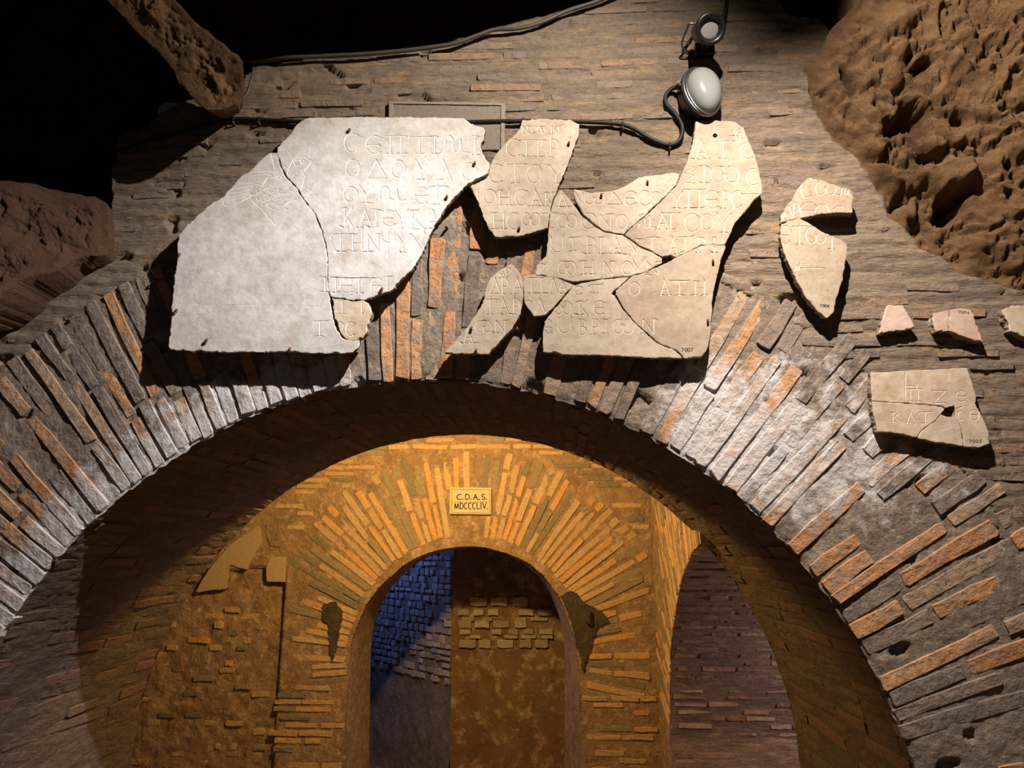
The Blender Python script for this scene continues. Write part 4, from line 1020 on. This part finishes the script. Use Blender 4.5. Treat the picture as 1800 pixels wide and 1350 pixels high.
slab('marble_chip', [(1762, 545), (1778, 538), (1800, 537), (1835, 540), (1850, 575), (1840, 602), (1810, 598), (1790, 585), (1775, 582), (1773, 566)], YF - 0.045, 0.04, mt(M_MY), 'cream marble chip cut off by the right picture edge, right of the pink pair', 'stone chip', seed=17, jit=1.6, chip=.01, group='small marble chips above the cracked plaque')
# cracked plaque
e = empty('cracked_plaque', at(1640, 715, YF)); tag(e, 'yellowed marble plaque cracked in four with a small hole, lower right, inked 7002', 'stone plaque')
PS = strokes(PTXT, 1, 2.3, 0.002) + strokes(PINK_, 2, 1.3, .0003)
PA = [(1531, 656), (1590, 652), (1660, 649), (1700, 647), (1707, 668), (1715, 694), (1715, 707), (1697, 713), (1680, 717), (1678, 712), (1661, 716), (1657, 713), (1620, 710), (1570, 706), (1534, 704)]
PB = [(1534, 706), (1570, 708), (1620, 712), (1655, 715), (1660, 719), (1653, 727), (1642, 740), (1620, 755), (1612, 768), (1585, 762), (1565, 759), (1543, 758), (1536, 725)]
PC = [(1654, 729), (1664, 733), (1678, 734), (1686, 744), (1690, 760), (1693, 783), (1668, 779), (1640, 775), (1614, 769), (1622, 756), (1643, 742)]
PD = [(1680, 718), (1697, 714), (1714, 709), (1723, 726), (1730, 742), (1737, 759), (1740, 780), (1720, 786), (1695, 784), (1692, 760), (1688, 744), (1680, 734)]
for i, P in enumerate((PA, PB, PC, PD)): slab('stone_piece', P, YF - 0.05, 0.042, mt(M_MY), None, None, PS, seed=20 + i, jit=.7, parent=e, chip=.003)
# framed tablet partly hidden behind the large inscription
e = empty('stone_tablet', at(787, 215, YF)); tag(e, 'dull framed grey stone tablet set in the wall, half hidden behind the white marble', 'stone tablet')
slab('tablet_panel', [(684, 178), (888, 181), (886, 262), (684, 262)], YF - 0.016, 0.03, mt(flat('grey_stone', (0.24, 0.20, 0.165), .9, .1, b=.4)), None, None, seed=30, jit=.4, parent=e)
mg = flat('grey_stone_edge', (0.30, 0.25, 0.20), .9, .1, b=.4)
for q in ([(684, 178), (888, 181), (888, 184), (684, 181)], [(684, 182), (690, 182), (690, 262), (684, 262)], [(881, 185), (887, 185), (886, 262), (881, 262)]):
    slab('tablet_rim', q, YF - 0.022, 0.012, mt(mg), None, None, seed=31, jit=.3, parent=e, chip=.001)
# lettered plaque over the small arch
SG = []
def word(s_, xa, xb, ya, yb, widths):
    tot = sum(widths) + 0.28 * (len(s_) - 1); x = xa; k = (xb - xa) / tot
    for ch, wd in zip(s_, widths): SG.append((ch, x, x + wd * k, ya, yb)); x += (wd + 0.28) * k
word('C.D.A.S.', 803, 857, 869, 878, [1, .3, 1, .3, 1, .3, .8, .3])
word('MDCCCLIV.', 799, 858, 884, 894.5, [1.2, 1, .9, .9, .9, .8, .4, 1, .3])
G['M'] = [[(.05, 1), (.12, 0), (.5, 1), (.88, 0), (.95, 1)]]
SGS = strokes(SG, 2, 1.5, 0.002) + [([(794, 860), (861, 861), (861, 902), (794, 901), (794, 860)], 3, 0.8, .001), ([(797, 882), (858, 882.5)], 3, 0.6, .001)]
slab('lettered_plaque', [(791, 857), (863, 858), (863, 904), (791, 903)], YB - 0.03, 0.035, [flat('pale_plaque', (0.66, 0.60, 0.50), .7, .2), M_GROOVE, M_INK, flat('plaque_line', (0.2, 0.16, 0.1)), M_EDGE], 'small pale plaque lettered C.D.A.S. MDCCCLIV. over the inner arch', 'plaque', SGS, seed=33, jit=.2, rough=.0004, chip=.001)
# stones bedded in the back wall
M_BS = flat('bedded_stone', (0.50, 0.42, 0.32), .85, .2, b=.5)
slab('bedded_stone', [(366, 1003), (404, 958), (455, 925), (462, 950), (440, 985), (434, 1001), (403, 992), (398, 1034), (345, 1040)], YB - 0.015, 0.05, mt(M_BS), 'pale upright stone bedded at the left edge of the amber wall', 'stone', seed=40, jit=1.0)
slab('bedded_stone', [(476, 979), (502, 980), (501, 1023), (469, 1022), (468, 998)], YB - 0.012, 0.06, mt(M_BS), 'small five-sided stone beside the fan of bricks, left of the small arch', 'stone', seed=41, jit=.6)
slab('plaster_patch', [(478, 900), (503, 898), (508, 930), (505, 948), (492, 962), (474, 958), (467, 935), (470, 915)], YB - 0.008, 0.06, mt(M_BACKM), 'rounded rough plaster patch high on the left of the amber wall', 'plaster', seed=42, jit=1.6)
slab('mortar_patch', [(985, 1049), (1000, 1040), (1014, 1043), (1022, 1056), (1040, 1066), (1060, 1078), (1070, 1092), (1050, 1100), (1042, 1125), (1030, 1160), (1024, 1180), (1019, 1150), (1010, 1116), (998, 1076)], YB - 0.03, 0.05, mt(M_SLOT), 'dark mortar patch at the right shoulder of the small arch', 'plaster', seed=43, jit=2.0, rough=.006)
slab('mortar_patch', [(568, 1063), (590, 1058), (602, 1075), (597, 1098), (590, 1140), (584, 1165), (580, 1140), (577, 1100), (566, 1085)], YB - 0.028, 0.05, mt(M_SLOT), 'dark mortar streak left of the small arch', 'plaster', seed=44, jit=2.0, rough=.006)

# ------------------------------------------------------------------ iron hooks, lamps, cables
def tube(pts, rad, seg=10, closed=False, sub=6):
    """Catmull-Rom swept tube"""
    P = [Vector(p) for p in pts]; Q = []
    for i in range(len(P) - 1):
        p0 = P[max(i - 1, 0)]; p1 = P[i]; p2 = P[i + 1]; p3 = P[min(i + 2, len(P) - 1)]
        for k in range(sub):
            t = k / sub
            Q.append(0.5 * ((2 * p1) + (-p0 + p2) * t + (2 * p0 - 5 * p1 + 4 * p2 - p3) * t * t + (-p0 + 3 * p1 - 3 * p2 + p3) * t ** 3))
    Q.append(P[-1]); bm = bmesh.new(); rings = []
    up = Vector((0, 1, 0.02))
    for i, q_ in enumerate(Q):
        d = (Q[min(i + 1, len(Q) - 1)] - Q[max(i - 1, 0)]).normalized()
        a = d.cross(up); a = a.normalized() if a.length > 1e-4 else Vector((1, 0, 0)); b = d.cross(a).normalized()
        r = rad(i / (len(Q) - 1)) if callable(rad) else rad
        rings.append([bm.verts.new(q_ + (a * cos(tau * j / seg) + b * sin(tau * j / seg)) * r) for j in range(seg)])
    for i in range(len(rings) - 1):
        for j in range(seg): bm.faces.new((rings[i][j], rings[i][(j + 1) % seg], rings[i + 1][(j + 1) % seg], rings[i + 1][j]))
    bm.faces.new(rings[0]); bm.faces.new(rings[-1][::-1]); bmesh.ops.recalc_face_normals(bm, faces=bm.faces)
    return bm
def cable(pts, r, mat, label, Y=None, name='cable'):
    W = [at(p[0], p[1], p[2] if len(p) > 2 else Y) for p in pts]
    o = bmobj(name, tube(W, r), mat, origin=W[len(W) // 2]); return tag(o, label, 'cable', 'cables on the brick wall')
c_main = cable([(205, 267, 3.0), (230, 258), (290, 240), (350, 223), (395, 212), (420, 209), (470, 211), (530, 214), (600, 216), (700, 217), (780, 216), (850, 214), (920, 213), (1010, 214), (1050, 215), (1093, 219), (1115, 227), (1140, 242), (1160, 251), (1178, 255), (1192, 249), (1199, 235), (1198, 218), (1186, 199), (1172, 184), (1170, 170), (1178, 158), (1192, 152, 2.97)], 0.0095, M_CABLE, 'thick black cable running across the wall behind the marble to the oval lamp', Y=2.982)
c_top = cable([(440, 112, 3.02), (500, 102), (560, 99), (640, 95), (700, 90), (750, 84), (800, 76), (840, 62), (870, 52), (910, 50), (950, 40), (1000, 18), (1050, 2), (1110, -25)], 0.0095, M_CABLEG, 'dusty grey cable looping along the shadowed top edge of the wall', Y=2.965)
cable([(446, 119, 2.96), (443, 135), (438, 155), (430, 172), (418, 187), (404, 196), (388, 199), (374, 198)], 0.0065, M_CABLEG, 'short frayed cable curling under the pointed tufa spur', Y=2.93)
cable([(1279, -30, 2.98), (1278, 0, 2.96), (1275, 18, 2.93), (1269, 34, 2.90)], 0.0085, M_CABLE, 'black lead dropping from above into the round spotlight')
cable([(1222, 45, 2.97), (1218, 60), (1206, 80), (1200, 90), (1215, 96)], 0.004, M_CABLE, 'thin black wire hanging beside the round spotlight', Y=2.975)
def clip(px, py, label, r=0.012):
    root = empty('cable_clip', at(px, py, YF)); tag(root, label, 'clip', 'clips along the black cable')
    x, y, z = at(px, py, 2.982)
    bm = bmesh.new(); n = 12
    A = []
    for i in range(n + 1):
        a = pi * i / n
        for w_, rr in ((-.004, r), (.004, r), (.004, r + .003), (-.004, r + .003)):
            A.append(bm.verts.new((x + w_, y - sin(a) * rr * 0.9 - 0.0, z + cos(a) * rr)))
    for i in range(n):
        for j in range(4): bm.faces.new((A[4 * i + j], A[4 * i + (j + 1) % 4], A[4 * i + 4 + (j + 1) % 4], A[4 * i + 4 + j]))
    bm.faces.new(A[:4]); bm.faces.new(A[-4:][::-1]); bmesh.ops.recalc_face_normals(bm, faces=bm.faces)
    bmobj('strap', bm, M_CABLE, root, origin=(x, y, z))
    bmobj('nail', tube([(x, y - 0.012, z - r - .004), (x, 3.012, z - r - .006)], 0.0045, 8, sub=1), M_RUST, root, origin=(x, y, z - r))
for a in ((411, 211, 'black clip on the cable just right of the tufa spur'), (456, 211, 'black clip on the cable left of the white marble'), (1094, 220, 'black clip on the cable between marble and hanging loop'), (1177, 256, 'black clip at the lowest point of the cable loop'), (920, 213, 'black clip on the cable at the top corner of the cream marble')):
    clip(*a)
# iron pins holding the stones: a part of each stone
PINS = [(0, 296 + 20, 448), (0, 311, 546), (0, 510, 614), (0, 364, 598), (1, 615, 229), (1, 786, 346), (1, 672, 508), (1, 835, 287), (3, 913, 401), (3, 1000, 252), (4, 1085, 0), (5, 1057, 343), (5, 1138, 320), (7, 1253, 459), (7, 1244, 564), (10, 837, 616), (10, 829, 577), (6, 1330, 390)]
for si, px, py in PINS:
    if py < 10: continue
    st = sl[si]; yy = YF - (TL if si < 3 else TR_)
    if not inside(np.array([(px, py)]), np.array((F1, F2, F2B, F3, F4, F5, F6, F7, F8, F9, F10)[si], float))[0]: continue
    x, y, z = at(px, py, yy)
    bm = tube([(x + .001, y + .012, z + .006), (x, y - .006, z + .003), (x - .001, y - .009, z - .004), (x + .002, y - .004, z - .009)], 0.0042, 7, sub=2)
    o = bmobj('iron_pin', bm, M_RUST, st, origin=(x, y, z))

def ellip_ring(c, ax, ay, an, rx, ry, tr, n=48, m=10, eggk=0.0):
    bm = bmesh.new(); R = []
    for i in range(n):
        a = tau * i / n; k = 1 + eggk * sin(a)
        cc = c + ax * (rx * k * cos(a)) + ay * (ry * sin(a)); d = (ax * cos(a) + ay * sin(a)).normalized()
        R.append([bm.verts.new(cc + d * tr * cos(tau * j / m) + an * tr * 1.2 * sin(tau * j / m)) for j in range(m)])
    for i in range(n):
        for j in range(m): bm.faces.new((R[i][j], R[(i + 1) % n][j], R[(i + 1) % n][(j + 1) % m], R[i][(j + 1) % m]))
    bmesh.ops.recalc_face_normals(bm, faces=bm.faces); return bm
def dome(c, ax, ay, an, rx, ry, h, n=48, m=12, back=0.0, eggk=0.0, p=2.0):
    bm = bmesh.new(); R = []
    if back:
        R.append([bm.verts.new(c + ax * (rx * (1 + eggk * sin(tau * i / n)) * cos(tau * i / n)) + ay * (ry * sin(tau * i / n)) - an * back) for i in range(n)])
    for k in range(m):
        f = k / m; rr = cos(f * pi / 2) ** (2 / p); hh = sin(f * pi / 2) * h
        R.append([bm.verts.new(c + (ax * (rx * (1 + eggk * sin(tau * i / n)) * cos(tau * i / n)) + ay * (ry * sin(tau * i / n))) * rr + an * hh) for i in range(n)])
    top = bm.verts.new(c + an * h)
    for k in range(len(R) - 1):
        for i in range(n): bm.faces.new((R[k][i], R[k][(i + 1) % n], R[k + 1][(i + 1) % n], R[k + 1][i]))
    for i in range(n): bm.faces.new((R[-1][i], R[-1][(i + 1) % n], top))
    if back: bm.faces.new(R[0][::-1])
    bmesh.ops.recalc_face_normals(bm, faces=bm.faces); return bm
def frame(tilt_x, tilt_z, roll=0.0):
    M = Matrix.Rotation(tilt_z, 3, 'Z') @ Matrix.Rotation(tilt_x, 3, 'X') @ Matrix.Rotation(roll, 3, 'Y')
    return M @ Vector((1, 0, 0)), M @ Vector((0, 0, 1)), M @ Vector((0, -1, 0))
S1 = 3.0 / FPX
# oval bulkhead lamp
root = empty('wall_lamp', at(1236, 160, YF)); tag(root, 'egg-shaped opal glass wall lamp with grey metal rim, hanging above the tall marble', 'lamp')
ax, ay, an = frame(radians(-6), radians(10), radians(-4))
cc = Vector(at(1238, 160, 2.905))
bmobj('lamp_body', dome(Vector(at(1232, 162, 2.945)), ax, ay, an, 0.087, 0.130, 0.02, back=0.05, eggk=0.10, p=5), M_BLACK, root, origin=cc)
bmobj('lamp_rim', ellip_ring(Vector(at(1235, 161, 2.915)), ax, ay, an, 0.083, 0.124, 0.008, eggk=0.12), M_STEEL, root, origin=cc)
bmobj('lamp_rim', ellip_ring(cc, ax, ay, an, 0.078, 0.120, 0.005, eggk=0.12), M_STEEL, root, origin=cc)
bmobj('lamp_shade', dome(cc + an * .002, ax, ay, an, 0.074, 0.116, 0.055, eggk=0.12, p=2.4), M_OPAL, root, origin=cc)
bmobj('cable_gland', tube([at(1199, 150, 2.95), at(1190, 153, 2.965)], 0.013, 12, sub=2), M_BLACK, root, origin=cc)
# round spotlight
root = empty('spotlight', at(1240, 60, YF)); tag(root, 'round black spotlight with a switched off frosted lens on its bracket, top of the wall', 'lamp')
ax, ay, an = frame(radians(30), radians(10), 0)
cc = Vector(at(1248, 51, 2.80))
bm = bmesh.new(); R = []; n = 40
for (h, r) in ((-0.125, 0.02), (-0.125, 0.035), (-0.10, 0.048), (-0.03, 0.060), (0.0, 0.066), (0.012, 0.066), (0.018, 0.062), (0.014, 0.048), (-0.004, 0.040), (-0.006, 0.0385)):
    R.append([bm.verts.new(cc + ax * r * cos(tau * i / n) + ay * r * sin(tau * i / n) + an * h) for i in range(n)])
for k in range(len(R) - 1):
    for i in range(n): bm.faces.new((R[k][i], R[k][(i + 1) % n], R[k + 1][(i + 1) % n], R[k + 1][i]))
bm.faces.new(R[0][::-1]); bmesh.ops.recalc_face_normals(bm, faces=bm.faces)
bmobj('lamp_housing', bm, M_BLACK, root, origin=cc)
bmobj('lamp_lens', dome(cc - an * .006, ax, ay, an, 0.039, 0.039, 0.004, back=0.004), M_LENS, root, origin=cc)
def slabbox(c, sx, sy, sz, rot=None, bev=0.003):
    bm = bmesh.new(); bmesh.ops.create_cube(bm, size=1.0)
    for v in bm.verts: v.co = Vector((v.co.x * sx, v.co.y * sy, v.co.z * sz))
    bmesh.ops.bevel(bm, geom=list(bm.edges), offset=bev, segments=2, affect='EDGES', profile=0.5)
    if rot is not None: bmesh.ops.transform(bm, matrix=rot.to_4x4(), verts=bm.verts)
    for v in bm.verts: v.co += Vector(c)
    return bm
bc = at(1238, 88, 2.955)
bmobj('mounting_plate', slabbox(bc, 0.085, 0.04, 0.060), M_BLACK, root, origin=bc)
bc = at(1240, 74, 2.90)
bmobj('bracket_arm', slabbox(bc, 0.030, 0.10, 0.030, Matrix.Rotation(radians(-12), 3, 'X')), M_BLACK, root, origin=bc)
bmobj('bracket_stirrup', tube([at(1226, 42, 2.86), at(1212, 42, 2.86), at(1207, 52, 2.88), at(1199, 74, 2.92), at(1203, 88, 2.95), at(1225, 90, 2.96)], 0.0045, 8, sub=4), M_STEEL, root, origin=bc)

# a few iron nails and a rope end on the wall
for px, py, lab in ((786, 402, 'short dark iron peg in the wall below the white marble edge'), (452, 1053 - 100, None)):
    if lab:
        x, y, z = at(px, py, 2.995)
        o = bmobj('iron_peg', tube([(x, 3.02, z), (x, 2.975, z - .002), (x + .001, 2.965, z - .006)], 0.006, 8, sub=2), M_RUST, origin=(x, y, z)); tag(o, lab, 'peg')
x, y, z = at(1038, 1085, YB - 0.03)
o = bmobj('iron_hook', tube([(x, YB + .02, z + .04), (x, YB - .05, z + .04), (x, YB - .055, z + .01), (x, YB - .055, z - .04), (x - .02, YB - .055, z - .05), (x - .035, YB - .05, z - .035)], 0.008, 8, sub=3), M_BLACK, origin=(x, y, z)); tag(o, 'black iron hook in the dark patch right of the small arch', 'hook')
